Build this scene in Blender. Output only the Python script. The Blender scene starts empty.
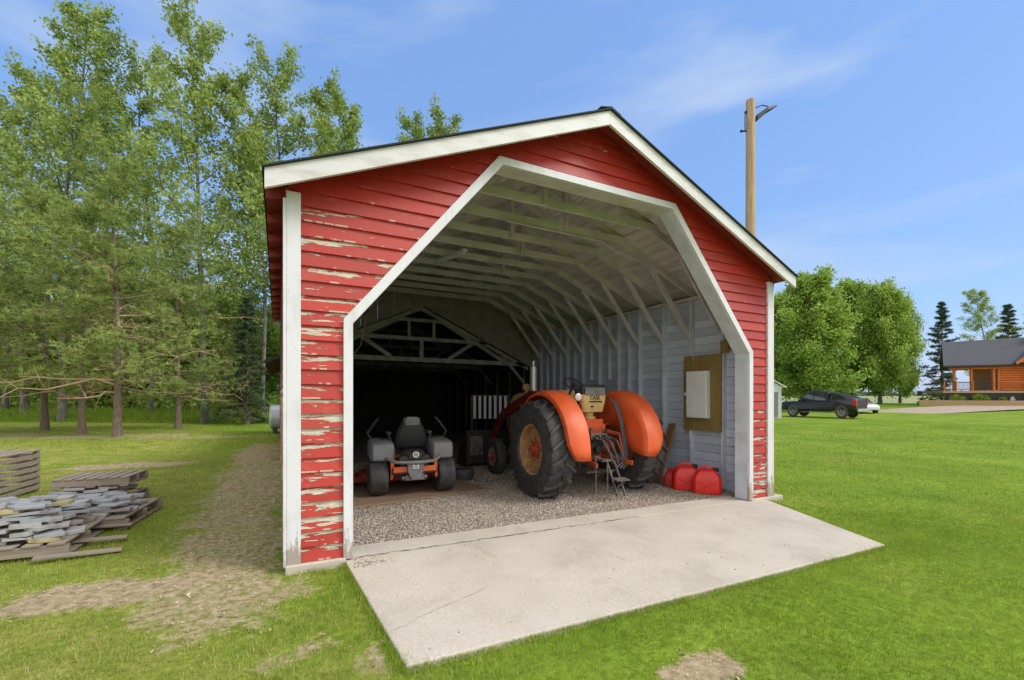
import bpy, bmesh, math, random
import numpy as np
from mathutils import Vector, Matrix
R = math.radians
rnd = random.Random(7)
scn = bpy.context.scene
COL = scn.collection

# ------------------------------------------------------------------ camera
CAMX, CAMY, CAMZ, YAW, F = -0.069, -4.667, 1.6, 0.4716, 459.0
cam_d = bpy.data.cameras.new('camera'); cam = bpy.data.objects.new('camera', cam_d); COL.objects.link(cam)
cam.location = (CAMX, CAMY, CAMZ); cam.rotation_euler = (R(90), 0, -YAW)
cam_d.sensor_width = 36; cam_d.lens = F/1024*36; cam_d.shift_y = 54/1024
cam_d.clip_start = 0.05; cam_d.clip_end = 6000
scn.camera = cam
# ------------------------------------------------------------------ sky and sun
SUN = Vector((0.62, -0.50, 0.80)).normalized()
el = math.asin(SUN.z); az = math.atan2(SUN.x, SUN.y)
w = bpy.data.worlds.new('World'); scn.world = w; w.use_nodes = True
nt = w.node_tree; N = nt.nodes; L = nt.links
bg = N['Background']; bg.inputs['Strength'].default_value = 0.15
sky = N.new('ShaderNodeTexSky'); sky.sky_type = 'NISHITA'; sky.sun_disc = False
sky.sun_elevation = el; sky.sun_rotation = az; sky.air_density = 1.25; sky.dust_density = 0.6; sky.ozone_density = 2.2; sky.altitude = 200
tc = N.new('ShaderNodeTexCoord'); mp = N.new('ShaderNodeMapping'); mp.inputs['Scale'].default_value = (1.0, 1.3, 5.0); mp.inputs['Rotation'].default_value = (0.15, 0.1, 0.5)
L.new(tc.outputs['Generated'], mp.inputs['Vector'])
cn = N.new('ShaderNodeTexNoise'); cn.inputs['Scale'].default_value = 1.25; cn.inputs['Detail'].default_value = 5; cn.inputs['Roughness'].default_value = 0.5; cn.inputs['Distortion'].default_value = 0.5
L.new(mp.outputs['Vector'], cn.inputs['Vector'])
cr = N.new('ShaderNodeValToRGB'); cr.color_ramp.elements[0].position = 0.50; cr.color_ramp.elements[1].position = 0.74
cr.color_ramp.elements[0].color = (0, 0, 0, 1); cr.color_ramp.elements[1].color = (0.75, 0.75, 0.75, 1)
L.new(cn.outputs['Fac'], cr.inputs['Fac'])
hz = N.new('ShaderNodeMix'); hz.data_type = 'RGBA'; hz.inputs['Factor'].default_value = 0.64; hz.inputs['B'].default_value = (1.36, 2.62, 5.5, 1)   # thin even veil
L.new(sky.outputs['Color'], hz.inputs['A'])
mx = N.new('ShaderNodeMix'); mx.data_type = 'RGBA'; mx.inputs['B'].default_value = (3.6, 4.2, 5.3, 1)
L.new(cr.outputs['Color'], mx.inputs['Factor']); L.new(hz.outputs['Result'], mx.inputs['A'])
# white fill light added to the unseen sky behind and above the viewer
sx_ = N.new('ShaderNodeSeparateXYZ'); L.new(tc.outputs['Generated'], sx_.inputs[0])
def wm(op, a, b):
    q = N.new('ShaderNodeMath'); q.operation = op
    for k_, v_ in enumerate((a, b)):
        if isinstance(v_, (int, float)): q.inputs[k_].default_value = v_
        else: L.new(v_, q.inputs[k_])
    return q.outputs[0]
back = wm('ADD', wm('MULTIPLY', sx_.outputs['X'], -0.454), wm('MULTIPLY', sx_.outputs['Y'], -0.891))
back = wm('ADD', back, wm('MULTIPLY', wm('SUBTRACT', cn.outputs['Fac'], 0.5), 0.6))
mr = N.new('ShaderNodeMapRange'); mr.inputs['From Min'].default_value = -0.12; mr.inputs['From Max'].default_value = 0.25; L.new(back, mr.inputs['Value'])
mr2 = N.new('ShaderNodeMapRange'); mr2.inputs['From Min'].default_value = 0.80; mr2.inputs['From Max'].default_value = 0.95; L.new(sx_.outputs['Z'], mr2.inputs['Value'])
sky_fill = wm('MAXIMUM', mr.outputs['Result'], mr2.outputs['Result'])
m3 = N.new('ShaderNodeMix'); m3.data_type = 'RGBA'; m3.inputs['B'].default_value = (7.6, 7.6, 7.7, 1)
L.new(sky_fill, m3.inputs['Factor']); L.new(mx.outputs['Result'], m3.inputs['A'])
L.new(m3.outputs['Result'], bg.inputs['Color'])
sd = bpy.data.lights.new('sun', 'SUN'); sun = bpy.data.objects.new('sun', sd); COL.objects.link(sun)
sd.energy = 2.5; sd.angle = R(22); sd.color = (1.0, 0.965, 0.91)
sun.rotation_euler = SUN.to_track_quat('Z', 'Y').to_euler()
scn.view_settings.view_transform = 'Standard'; scn.view_settings.look = 'None'
scn.view_settings.exposure = 0.24; scn.view_settings.gamma = 1
try:
    scn.cycles.max_bounces = 10; scn.cycles.diffuse_bounces = 6; scn.cycles.transparent_max_bounces = 6
except Exception: pass

# ------------------------------------------------------------------ helpers
def at(px, D, z=0.0):
    """a place on the site from its bearing and its distance along the view"""
    lat = (px-512)/F*D
    return Vector((CAMX+D*math.sin(YAW)+lat*math.cos(YAW), CAMY+D*math.cos(YAW)-lat*math.sin(YAW), z))
HOUSE = at(1010, 50)
def smooth(a, b, x):
    t = np.clip((x-a)/(b-a), 0, 1); return t*t*(3-2*t)
def gz(x, y):
    z = -0.01*np.clip(x, -10, 30)
    d = np.hypot((x-HOUSE.x), (y-HOUSE.y))
    return z + 0.75*(1-smooth(9, 26, d))
def G(px, py, dz=0.0):
    """ground point seen at a bearing"""
    p = at(px, F*CAMZ/(py-394))
    for _ in range(8):
        z = float(gz(p.x, p.y)); p = at(px, F*(CAMZ-z)/(py-394), z)
    p.z = float(gz(p.x, p.y))+dz
    return p

class MB:
    def __init__(s): s.v = []; s.f = []; s.m = []; s.uv = []; s.cm = 0; s.T = None; s.anyuv = False
    def add(s, vs, fs, uvs=None):
        o = len(s.v)
        for p in vs:
            p = Vector(p)
            if s.T is not None: p = s.T @ p
            s.v.append(tuple(p))
        for i, f in enumerate(fs):
            s.f.append([o+k for k in f]); s.m.append(s.cm)
            if uvs: s.uv.append([uvs[k] for k in f]); s.anyuv = True
            else: s.uv.append([(0, 0)]*len(f))
        return s
    def box(s, c, d, rot=None):
        M = Matrix.Translation(c)
        if rot is not None: M = M @ (rot.to_4x4() if hasattr(rot, 'to_4x4') else rot)
        x, y, z = [q/2 for q in d]
        vs = [M @ Vector(p) for p in ((-x,-y,-z),(x,-y,-z),(x,y,-z),(-x,y,-z),(-x,-y,z),(x,-y,z),(x,y,z),(-x,y,z))]
        return s.add(vs, [(0,3,2,1),(4,5,6,7),(0,1,5,4),(1,2,6,5),(2,3,7,6),(3,0,4,7)])
    def bx(s, x0, x1, y0, y1, z0, z1): return s.box(((x0+x1)/2, (y0+y1)/2, (z0+z1)/2), (abs(x1-x0), abs(y1-y0), abs(z1-z0)))
    def beam(s, a, b, w, h, up=(0, 0, 1)):
        a = Vector(a); b = Vector(b); d = b-a; ln = d.length; d.normalize(); up = Vector(up)
        if abs(d.dot(up)) > .99: up = Vector((0, 1, 0)) if abs(d.y) < .9 else Vector((1, 0, 0))
        x = d.cross(up).normalized(); z = x.cross(d)
        M = Matrix((x, d, z)).transposed()
        return s.box((a+b)/2, (w, ln, h), M)
    def tube(s, pts, r, n=8, cap=True):
        pts = [Vector(p) for p in pts]
        if not hasattr(r, '__len__'): r = [r]*len(pts)
        vs = []; px = None
        for i, p in enumerate(pts):
            t = (pts[min(i+1, len(pts)-1)]-pts[max(i-1, 0)])
            if t.length < 1e-9: t = Vector((0, 0, 1))
            t.normalize()
            if px is None: px = t.orthogonal().normalized()
            px = (px-t*px.dot(t))
            px = px.normalized() if px.length > 1e-6 else t.orthogonal().normalized()
            py = t.cross(px)
            for k in range(n):
                a = 2*math.pi*k/n; vs.append(p+(px*math.cos(a)+py*math.sin(a))*r[i])
        fs = []
        for i in range(len(pts)-1):
            for k in range(n):
                k2 = (k+1) % n; fs.append((i*n+k, i*n+k2, (i+1)*n+k2, (i+1)*n+k))
        if cap: fs.append(tuple(range(n))[::-1]); fs.append(tuple((len(pts)-1)*n+k for k in range(n)))
        return s.add(vs, fs)
    def lathe(s, prof, c=(0, 0, 0), axis='X', n=32, closed=False):
        c = Vector(c); vs = []
        for (r, a) in prof:
            for k in range(n):
                t = 2*math.pi*k/n; u, v = r*math.cos(t), r*math.sin(t)
                vs.append(c+Vector({'X': (a, u, v), 'Y': (u, a, v), 'Z': (u, v, a)}[axis]))
        m = len(prof); fs = []
        for i in range(m if closed else m-1):
            j = (i+1) % m
            for k in range(n):
                k2 = (k+1) % n; fs.append((i*n+k, i*n+k2, j*n+k2, j*n+k))
        return s.add(vs, fs)
    def prism(s, poly, t, M=None):
        """poly in XY, thick t along Z, placed by M"""
        n = len(poly); M = M or Matrix()
        vs = [M @ Vector((x, y, 0)) for x, y in poly]+[M @ Vector((x, y, t)) for x, y in poly]
        fs = [tuple(range(n))[::-1], tuple(range(n, 2*n))]+[(i, (i+1) % n, (i+1) % n+n, i+n) for i in range(n)]
        return s.add(vs, fs)
    def ball(s, c, r, nu=12, nv=8):
        c = Vector(c); r = r if hasattr(r, '__len__') else (r, r, r); vs = []; fs = []
        for i in range(nv+1):
            p = math.pi*i/nv
            for k in range(nu):
                a = 2*math.pi*k/nu; vs.append(c+Vector((r[0]*math.sin(p)*math.cos(a), r[1]*math.sin(p)*math.sin(a), r[2]*math.cos(p))))
        for i in range(nv):
            for k in range(nu):
                k2 = (k+1) % nu; fs.append((i*nu+k, (i+1)*nu+k, (i+1)*nu+k2, i*nu+k2))
        return s.add(vs, fs)
    def loft(s, rings, cap=True):
        n = len(rings[0]); vs = [p for r in rings for p in r]; fs = []
        for i in range(len(rings)-1):
            for k in range(n):
                k2 = (k+1) % n; fs.append((i*n+k, i*n+k2, (i+1)*n+k2, (i+1)*n+k))
        if cap: fs.append(tuple(range(n))[::-1]); fs.append(tuple((len(rings)-1)*n+k for k in range(n)))
        return s.add(vs, fs)
    def build(s, name, mats, parent=None, smooth=False, bevel=0, seg=2, sub=0):
        me = bpy.data.meshes.new(name); me.from_pydata(s.v, [], s.f)
        if not isinstance(mats, (list, tuple)): mats = [mats]
        for m in mats: me.materials.append(m)
        me.polygons.foreach_set('material_index', s.m)
        if s.anyuv:
            uvl = me.uv_layers.new(name='UVMap'); flat = [c for f in s.uv for p in f for c in p]
            uvl.data.foreach_set('uv', flat)
        bm = bmesh.new(); bm.from_mesh(me)
        bmesh.ops.recalc_face_normals(bm, faces=bm.faces)
        bm.to_mesh(me); bm.free()
        o = bpy.data.objects.new(name, me); COL.objects.link(o)
        if parent is not None: o.parent = parent
        if bevel:
            b = o.modifiers.new('b', 'BEVEL'); b.width = bevel; b.segments = seg; b.limit_method = 'ANGLE'; b.angle_limit = R(35)
        if sub:
            b = o.modifiers.new('s', 'SUBSURF'); b.levels = sub; b.render_levels = sub
        if smooth:
            me.polygons.foreach_set('use_smooth', [True]*len(me.polygons))
            if not sub:
                try: me.set_sharp_from_angle(angle=R(38))
                except Exception: pass
        me.update()
        return o
def tag(o, label=None, cat=None, group=None, kind=None):
    if label: o['label'] = label
    if cat: o['category'] = cat
    if group: o['group'] = group
    if kind: o['kind'] = kind
    return o
def empty(name, loc=(0, 0, 0), rz=0.0, label=None, cat=None, group=None):
    o = bpy.data.objects.new(name, None); COL.objects.link(o); o.location = loc; o.rotation_euler = (0, 0, rz)
    o.empty_display_size = .1
    return tag(o, label, cat, group)
def kids(o): return [c for c in bpy.data.objects if c.parent == o]
def copy_tree(o, parent=None, loc=None, rz=None, sc=None, label=None):
    c = o.copy(); COL.objects.link(c)
    if parent is not None: c.parent = parent
    if loc is not None: c.location = loc
    if rz is not None: c.rotation_euler = (0, 0, rz)
    if sc is not None: c.scale = sc if hasattr(sc, '__len__') else (sc, sc, sc)
    if label: c['label'] = label
    for ch in kids(o): copy_tree(ch, c)
    return c
def bigmesh(name, V, Fq, mats, attr=None, parent=None, smooth=False, col=None):
    """V (n,3), Fq (m,k) numpy arrays; attr = per-face float"""
    me = bpy.data.meshes.new(name); k = Fq.shape[1]; m = len(Fq)
    me.vertices.add(len(V)); me.vertices.foreach_set('co', V.astype(np.float32).ravel())
    me.loops.add(m*k); me.loops.foreach_set('vertex_index', Fq.astype(np.int32).ravel())
    me.polygons.add(m); me.polygons.foreach_set('loop_start', np.arange(0, m*k, k, dtype=np.int32))
    me.polygons.foreach_set('loop_total', np.full(m, k, dtype=np.int32))
    if attr is not None:
        a = me.attributes.new('rnd', 'FLOAT', 'FACE'); a.data.foreach_set('value', attr.astype(np.float32))
    if col is not None:
        for nm, arr in col.items():
            a = me.attributes.new(nm, 'FLOAT', 'POINT'); a.data.foreach_set('value', arr.astype(np.float32))
    me.materials.append(mats)
    me.update(calc_edges=True)
    if smooth: me.polygons.foreach_set('use_smooth', [True]*m)
    o = bpy.data.objects.new(name, me); COL.objects.link(o)
    if parent is not None: o.parent = parent
    return o

# ------------------------------------------------------------------ materials
def newmat(name):
    m = bpy.data.materials.new(name); m.use_nodes = True; return m, m.node_tree.nodes, m.node_tree.links, m.node_tree.nodes['Principled BSDF']
def ramp(N, stops):
    r = N.new('ShaderNodeValToRGB'); e = r.color_ramp.elements
    while len(e) < len(stops): e.new(0.5)
    for i, (p, c) in enumerate(stops):
        e[i].position = p; e[i].color = (*c, 1) if len(c) == 3 else c
    return r
def noise(N, L, scale, detail=4, rough=.55, src=None, mapscale=None, dist=0):
    n = N.new('ShaderNodeTexNoise'); n.inputs['Scale'].default_value = scale; n.inputs['Detail'].default_value = detail; n.inputs['Roughness'].default_value = rough; n.inputs['Distortion'].default_value = dist
    if src is None:
        t = N.new('ShaderNodeTexCoord'); src = t.outputs['Object']
    if mapscale:
        mp = N.new('ShaderNodeMapping'); mp.inputs['Scale'].default_value = mapscale; L.new(src, mp.inputs['Vector']); src = mp.outputs['Vector']
    L.new(src, n.inputs['Vector']); return n
def pm(name, c, rough=.6, metal=0, var=.2, scale=6, bump=0, bscale=None, ms=None, c2=None, lo=.35, hi=.65, coat=0, spec=.5):
    """plain surface: base colour broken by a noise towards c2 (or a darker tone)"""
    m, N, L, P = newmat(name)
    if c2 is None: c2 = tuple(x*(1-var) for x in c)
    n = noise(N, L, scale, 6, .6, mapscale=ms)
    r = ramp(N, [(lo, c2), (hi, c)]); L.new(n.outputs['Fac'], r.inputs['Fac']); L.new(r.outputs['Color'], P.inputs['Base Color'])
    P.inputs['Roughness'].default_value = rough; P.inputs['Metallic'].default_value = metal
    P.inputs['Coat Weight'].default_value = coat; P.inputs['Specular IOR Level'].default_value = spec
    if bump:
        b = N.new('ShaderNodeBump'); b.inputs['Strength'].default_value = 1; b.inputs['Distance'].default_value = bump
        n2 = noise(N, L, bscale or scale*3, 5, .6, mapscale=ms); L.new(n2.outputs['Fac'], b.inputs['Height']); L.new(b.outputs['Normal'], P.inputs['Normal'])
    return m
def leafmat(name, dark, light, trans=.35, rough=.55):
    m, N, L, P = newmat(name)
    a = N.new('ShaderNodeAttribute'); a.attribute_name = 'rnd'
    r = ramp(N, [(0, dark), (1, light)]); L.new(a.outputs['Fac'], r.inputs['Fac'])
    L.new(r.outputs['Color'], P.inputs['Base Color']); P.inputs['Roughness'].default_value = rough; P.inputs['Specular IOR Level'].default_value = .3
    t = N.new('ShaderNodeBsdfTranslucent'); L.new(r.outputs['Color'], t.inputs['Color'])
    mx = N.new('ShaderNodeMixShader'); mx.inputs[0].default_value = trans
    L.new(P.outputs[0], mx.inputs[1]); L.new(t.outputs[0], mx.inputs[2]); L.new(mx.outputs[0], N['Material Output'].inputs['Surface'])
    return m
def siding_mat(name, base, base2, under, lim, slope=.02, rubth=.60):
    """lap siding: UV = (metres, board index + place across the board)"""
    m, N, L, P = newmat(name)
    uv = N.new('ShaderNodeUVMap'); sp = N.new('ShaderNodeSeparateXYZ'); L.new(uv.outputs[0], sp.inputs[0])
    def mth(op, a, b=None, c=None):
        q = N.new('ShaderNodeMath'); q.operation = op
        for i, x in enumerate((a, b, c)):
            if x is None: continue
            if isinstance(x, (int, float)): q.inputs[i].default_value = x
            else: L.new(x, q.inputs[i])
        return q.outputs[0]
    fr = mth('FRACT', sp.outputs['Y']); fl = mth('FLOOR', sp.outputs['Y'])
    wn = N.new('ShaderNodeTexWhiteNoise'); wn.noise_dimensions = '1D'; L.new(fl, wn.inputs['W'])
    n1 = noise(N, L, 1, 8, .62, src=uv.outputs[0], mapscale=(3.4, 4.2, 1), dist=.4)
    n2 = noise(N, L, 1, 2, .5, src=uv.outputs[0], mapscale=(.9, .35, 1))
    edge = mth('ABSOLUTE', mth('SUBTRACT', fr, .72))              # paint fails first near the lap above
    e2 = mth('MULTIPLY', edge, -.34)
    hgt = mth('MULTIPLY', fl, slope)
    v = mth('ADD', mth('ADD', n1.outputs['Fac'], mth('MULTIPLY', n2.outputs['Fac'], .45)), mth('ADD', e2, mth('MULTIPLY', wn.outputs['Value'], .05)))
    th = mth('ADD', hgt, lim)
    d = mth('SUBTRACT', v, th)
    mask = mth('GREATER_THAN', d, 0.0)
    crack = mth('MULTIPLY', mth('GREATER_THAN', d, -.012), mth('SUBTRACT', 1, mask))
    r1 = ramp(N, [(.2, base2), (.75, base)]); n3 = noise(N, L, 1, 6, .6, src=uv.outputs[0], mapscale=(1.7, .8, 1)); L.new(n3.outputs['Fac'], r1.inputs['Fac'])
    r2 = ramp(N, [(.3, tuple(x*.55 for x in under)), (.6, under)]); n4 = noise(N, L, 1, 5, .7, src=uv.outputs[0], mapscale=(9, 9, 1)); L.new(n4.outputs['Fac'], r2.inputs['Fac'])
    hv = N.new('ShaderNodeHueSaturation'); L.new(r1.outputs['Color'], hv.inputs['Color']); L.new(mth('ADD', mth('MULTIPLY', wn.outputs['Value'], .22), .86), hv.inputs['Value'])
    mc = N.new('ShaderNodeMix'); mc.data_type = 'RGBA'; L.new(mask, mc.inputs['Factor']); L.new(hv.outputs['Color'], mc.inputs['A']); L.new(r2.outputs['Color'], mc.inputs['B'])
    mc2 = N.new('ShaderNodeMix'); mc2.data_type = 'RGBA'; L.new(mth('MULTIPLY', crack, .5), mc2.inputs['Factor']); L.new(mc.outputs['Result'], mc2.inputs['A']); mc2.inputs['B'].default_value = (.09, .03, .02, 1)
    # chalky rub along the exposed butt edge
    n5 = noise(N, L, 1, 5, .6, src=uv.outputs[0], mapscale=(5, .9, 1))
    rub = mth('MULTIPLY', mth('MULTIPLY', mth('LESS_THAN', fr, .12), mth('GREATER_THAN', n5.outputs['Fac'], rubth)), .55)
    mc3 = N.new('ShaderNodeMix'); mc3.data_type = 'RGBA'; L.new(rub, mc3.inputs['Factor']); L.new(mc2.outputs['Result'], mc3.inputs['A']); mc3.inputs['B'].default_value = (*[x*1.0 for x in under], 1)
    n6 = noise(N, L, 1, 6, .7, src=uv.outputs[0], mapscale=(7, 2.0, 1))
    r6 = ramp(N, [(.58, (0, 0, 0)), (.70, (.42, .42, .42))]); L.new(n6.outputs['Fac'], r6.inputs['Fac'])
    mc4 = N.new('ShaderNodeMix'); mc4.data_type = 'RGBA'; L.new(r6.outputs['Color'], mc4.inputs['Factor']); L.new(mc3.outputs['Result'], mc4.inputs['A']); mc4.inputs['B'].default_value = (*[min(1, x*.75+.12) for x in base2], 1)
    L.new(mc4.outputs['Result'], P.inputs['Base Color'])
    L.new(mth('ADD', mth('MULTIPLY', mask, .3), .5), P.inputs['Roughness'])
    b = N.new('ShaderNodeBump'); b.inputs['Distance'].default_value = .003
    L.new(mth('SUBTRACT', mth('MULTIPLY', n3.outputs['Fac'], .5), mask), b.inputs['Height']); L.new(b.outputs['Normal'], P.inputs['Normal'])
    return m
def woodmat(name, c, c2, axis='Y', rough=.75):
    ms = {'X': (1, 14, 14), 'Y': (14, 1, 14), 'Z': (14, 14, 1)}[axis]
    return pm(name, c, rough, c2=c2, scale=1.6, ms=ms, bump=.002, bscale=4, lo=.3, hi=.7)

M = {}
M['red'] = siding_mat('peeling red siding', (.47, .022, .012), (.40, .055, .036), (.62, .56, .44), .705, .0042, .56)
M['redclean'] = siding_mat('sounder red siding', (.45, .020, .011), (.38, .045, .028), (.60, .52, .42), .70, .0125, .66)
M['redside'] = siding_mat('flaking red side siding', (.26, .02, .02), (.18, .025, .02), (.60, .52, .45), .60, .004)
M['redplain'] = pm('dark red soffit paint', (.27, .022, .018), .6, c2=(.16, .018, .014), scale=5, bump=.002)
M['trim'] = pm('white painted trim', (.69, .69, .72), .45, c2=(.58, .57, .57), scale=3, bump=.0015, bscale=30, ms=(3, 3, 1), lo=.25, hi=.5)
def trimdirt(m):
    N, L = m.node_tree.nodes, m.node_tree.links; P = N['Principled BSDF']; src = P.inputs['Base Color'].links[0].from_socket
    t = N.new('ShaderNodeTexCoord'); sp = N.new('ShaderNodeSeparateXYZ'); L.new(t.outputs['Object'], sp.inputs[0])
    n = noise(N, L, 7, 7, .7, mapscale=(3, 3, .7))
    a = N.new('ShaderNodeMapRange'); a.inputs['From Min'].default_value = 0; a.inputs['From Max'].default_value = .42; a.inputs['To Min'].default_value = .30; a.inputs['To Max'].default_value = 0; L.new(sp.outputs['Z'], a.inputs['Value'])
    b = N.new('ShaderNodeMath'); b.operation = 'ADD'; L.new(a.outputs['Result'], b.inputs[0]); L.new(n.outputs['Fac'], b.inputs[1])
    r = ramp(N, [(.62, (0, 0, 0)), (.72, (.85, .85, .85))]); L.new(b.outputs[0], r.inputs['Fac'])
    x = N.new('ShaderNodeMix'); x.data_type = 'RGBA'; L.new(r.outputs['Color'], x.inputs['Factor']); L.new(src, x.inputs['A']); x.inputs['B'].default_value = (.30, .24, .18, 1)
    L.new(x.outputs['Result'], P.inputs['Base Color'])
trimdirt(M['trim'])
M['fascia'] = pm('weathered white fascia', (.66, .65, .65), .5, c2=(.52, .50, .47), scale=2.5, ms=(1, 3, 4), bump=.002, bscale=20, lo=.3, hi=.55)
M['frame'] = pm('chalky interior timber', (.64, .60, .61), .8, c2=(.48, .45, .45), scale=3, bump=.002, bscale=20)
M['stud'] = pm('pale blue grey timber', (.62, .66, .73), .75, c2=(.48, .51, .56), scale=3, bump=.002, bscale=20)
M['ceil'] = pm('limewashed roof boards', (.62, .58, .56), .85, c2=(.40, .37, .34), scale=2.0, ms=(5, .8, 5), bump=.002, bscale=10, lo=.3, hi=.6)
M['inner'] = siding_mat('blue grey inner boards', (.60, .66, .78), (.50, .55, .65), (.36, .37, .38), 1.04, 0)
M['shingle'] = pm('dark green asphalt shingle', (.035, .045, .042), .9, c2=(.015, .02, .02), scale=60, bump=.004)
M['partition'] = pm('old cream boarding', (.30, .28, .24), .85, c2=(.22, .20, .17), scale=4)
M['truss'] = pm('dusty grey truss timber', (.42, .41, .38), .85, c2=(.24, .23, .21), scale=4)
M['gloomstud'] = pm('timber dimmed for the gloom', (.13, .12, .105), .9, c2=(.07, .065, .055), scale=4)  # darker copy of the frame timber, the deep interior's dimness in its colour
M['gloom'] = pm('timber darkened for the gloom', (.06, .052, .042), .9, c2=(.03, .026, .022), scale=4)  # shade of the closed rear shed put into this near-black colour
M['concrete'] = None
M['rubber'] = pm('weathered tyre rubber', (.030, .031, .034), .62, c2=(.065, .062, .058), scale=9, bump=.002, lo=.45, hi=.62)
M['orange'] = pm('orange tractor paint', (.74, .098, .018), .50, c2=(.60, .09, .025), scale=4, lo=.25, hi=.55, coat=.10, bump=.0006, bscale=8)
def tractorpaint():
    m, N, L, P = newmat('faded orange tractor paint')
    n1 = noise(N, L, 2.2, 6, .65); n2 = noise(N, L, 13, 8, .75, dist=.4); n3 = noise(N, L, 5, 6, .7, dist=.6)
    a = ramp(N, [(.3, (.56, .075, .016)), (.5, (.70, .095, .018)), (.72, (.74, .15, .045))]); L.new(n1.outputs['Fac'], a.inputs['Fac'])
    k = ramp(N, [(.64, (0, 0, 0)), (.70, (.85, .85, .85))]); L.new(n2.outputs['Fac'], k.inputs['Fac'])
    b = N.new('ShaderNodeMix'); b.data_type = 'RGBA'; L.new(k.outputs['Color'], b.inputs['Factor']); L.new(a.outputs['Color'], b.inputs['A']); b.inputs['B'].default_value = (.16, .055, .025, 1)
    k2 = ramp(N, [(.50, (0, 0, 0)), (.75, (.35, .35, .35))]); L.new(n3.outputs['Fac'], k2.inputs['Fac'])
    c = N.new('ShaderNodeMix'); c.data_type = 'RGBA'; L.new(k2.outputs['Color'], c.inputs['Factor']); L.new(b.outputs['Result'], c.inputs['A']); c.inputs['B'].default_value = (.46, .22, .12, 1)
    L.new(c.outputs['Result'], P.inputs['Base Color'])
    rr = ramp(N, [(.3, (.38, .38, .38)), (.7, (.62, .62, .62))]); L.new(n3.outputs['Fac'], rr.inputs['Fac']); L.new(rr.outputs['Color'], P.inputs['Roughness'])
    bp = N.new('ShaderNodeBump'); bp.inputs['Distance'].default_value = .012; bp.inputs['Strength'].default_value = .5; L.new(n1.outputs['Fac'], bp.inputs['Height']); L.new(bp.outputs['Normal'], P.inputs['Normal'])
    return m
M['orange'] = tractorpaint()
M['orange_old'] = pm('worn orange red paint', (.50, .07, .02), .55, c2=(.20, .05, .025), scale=9, bump=.001, lo=.35, hi=.6)
M['darkred'] = pm('dull dark red loader paint', (.20, .022, .016), .5, c2=(.10, .018, .014), scale=8)
M['cream'] = pm('cream tractor paint', (.66, .46, .20), .45, c2=(.50, .33, .13), scale=6, coat=.15)
M['tanrim'] = pm('rusty tan wheel disc', (.50, .30, .13), .6, c2=(.30, .14, .06), scale=12)
M['greyrim'] = pm('dull silver wheel disc', (.34, .33, .30), .5, c2=(.16, .14, .12), scale=10)
M['black'] = pm('black metal', (.018, .018, .02), .45, scale=8)
M['steel'] = pm('dirty steel', (.30, .29, .28), .42, .7, c2=(.13, .11, .10), scale=14)
M['cast'] = pm('greasy dark castings', (.06, .05, .045), .55, .2, c2=(.025, .022, .02), scale=14)
M['oldsteel'] = pm('dull rusty steel', (.17, .15, .14), .7, .3, c2=(.08, .06, .05), scale=18)
M['chrome'] = pm('dull chrome', (.62, .60, .55), .35, .55, var=.3, scale=20)
M['hose'] = pm('grey rubber hose', (.10, .10, .11), .45, scale=10)
M['seatgrey'] = pm('grey vinyl', (.20, .21, .20), .6, c2=(.13, .135, .13), scale=12)
M['seatblack'] = pm('black vinyl', (.022, .022, .024), .5, scale=12)
M['lamp'] = pm('lamp glass', (.75, .72, .66), .12, scale=20, coat=.6)
M['mgrey'] = pm('charcoal moulded plastic', (.24, .24, .24), .55, c2=(.18, .175, .17), scale=9)
M['mdark'] = pm('dark moulded plastic', (.035, .037, .04), .5, scale=9)
M['morange'] = pm('bright orange mower paint', (.80, .13, .025), .35, scale=7, coat=.3)
M['mred'] = pm('dull red mower deck', (.35, .03, .02), .5, scale=8)
M['white'] = pm('white enamel', (.78, .78, .76), .35, var=.1, scale=5)
M['canred'] = pm('red jerry can plastic', (.74, .020, .012), .33, c2=(.62, .018, .012), scale=5)
M['canblack'] = pm('black can spout', (.02, .02, .02), .4)
M['ochre'] = woodmat('treated brown plywood', (.29, .21, .065), (.19, .135, .04), 'Z')
M['plank'] = woodmat('brown plank', (.30, .165, .06), (.17, .09, .035), 'Z')
M['ply'] = woodmat('muddy plywood sheet', (.36, .24, .15), (.22, .14, .09), 'X')
M['pallet'] = woodmat('grey weathered pallet wood', (.36, .30, .23), (.19, .155, .12), 'X', .9)
M['pole'] = woodmat('sun bleached pole timber', (.54, .39, .25), (.30, .20, .12), 'Z')
M['bark'] = pm('grey poplar bark', (.20, .19, .16), .9, c2=(.08, .075, .06), scale=5, ms=(3, 3, 1), bump=.015)
M['pinebark'] = pm('red brown pine bark', (.24, .165, .115), .9, c2=(.12, .095, .075), scale=6, ms=(3, 3, 1), bump=.02)
M['twig'] = pm('pale dead twigs', (.42, .28, .17), .9, scale=8)
M['poplar'] = leafmat('poplar leaves', (.17, .25, .045), (.50, .60, .17), .5)
M['bushleaf'] = leafmat('fresh green leaves', (.16, .265, .03), (.47, .61, .12), .5)
M['pine'] = leafmat('pine needles', (.17, .235, .05), (.50, .58, .18), .45)
M['spruce'] = leafmat('blue green spruce needles', (.035, .065, .028), (.13, .18, .075), .25)
M['logs'] = woodmat('orange stained logs', (.72, .22, .045), (.52, .13, .025), 'X', .5)
M['decking'] = woodmat('pale decking', (.52, .34, .18), (.38, .24, .12), 'X')
M['roofgrey'] = pm('charcoal roof shingles', (.085, .085, .10), .9, c2=(.05, .05, .06), scale=8, ms=(1, 3, 6), bump=.01)
M['glass'] = pm('dark window glass', (.02, .025, .03), .05, coat=1)
M['carblack'] = pm('glossy black car paint', (.010, .010, .012), .30, coat=.3, scale=2)
M['carwhite'] = pm('white car paint', (.75, .76, .78), .25, coat=1, var=.05)
M['tail'] = pm('red tail lamp plastic', (.55, .02, .02), .25, coat=.6)
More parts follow.
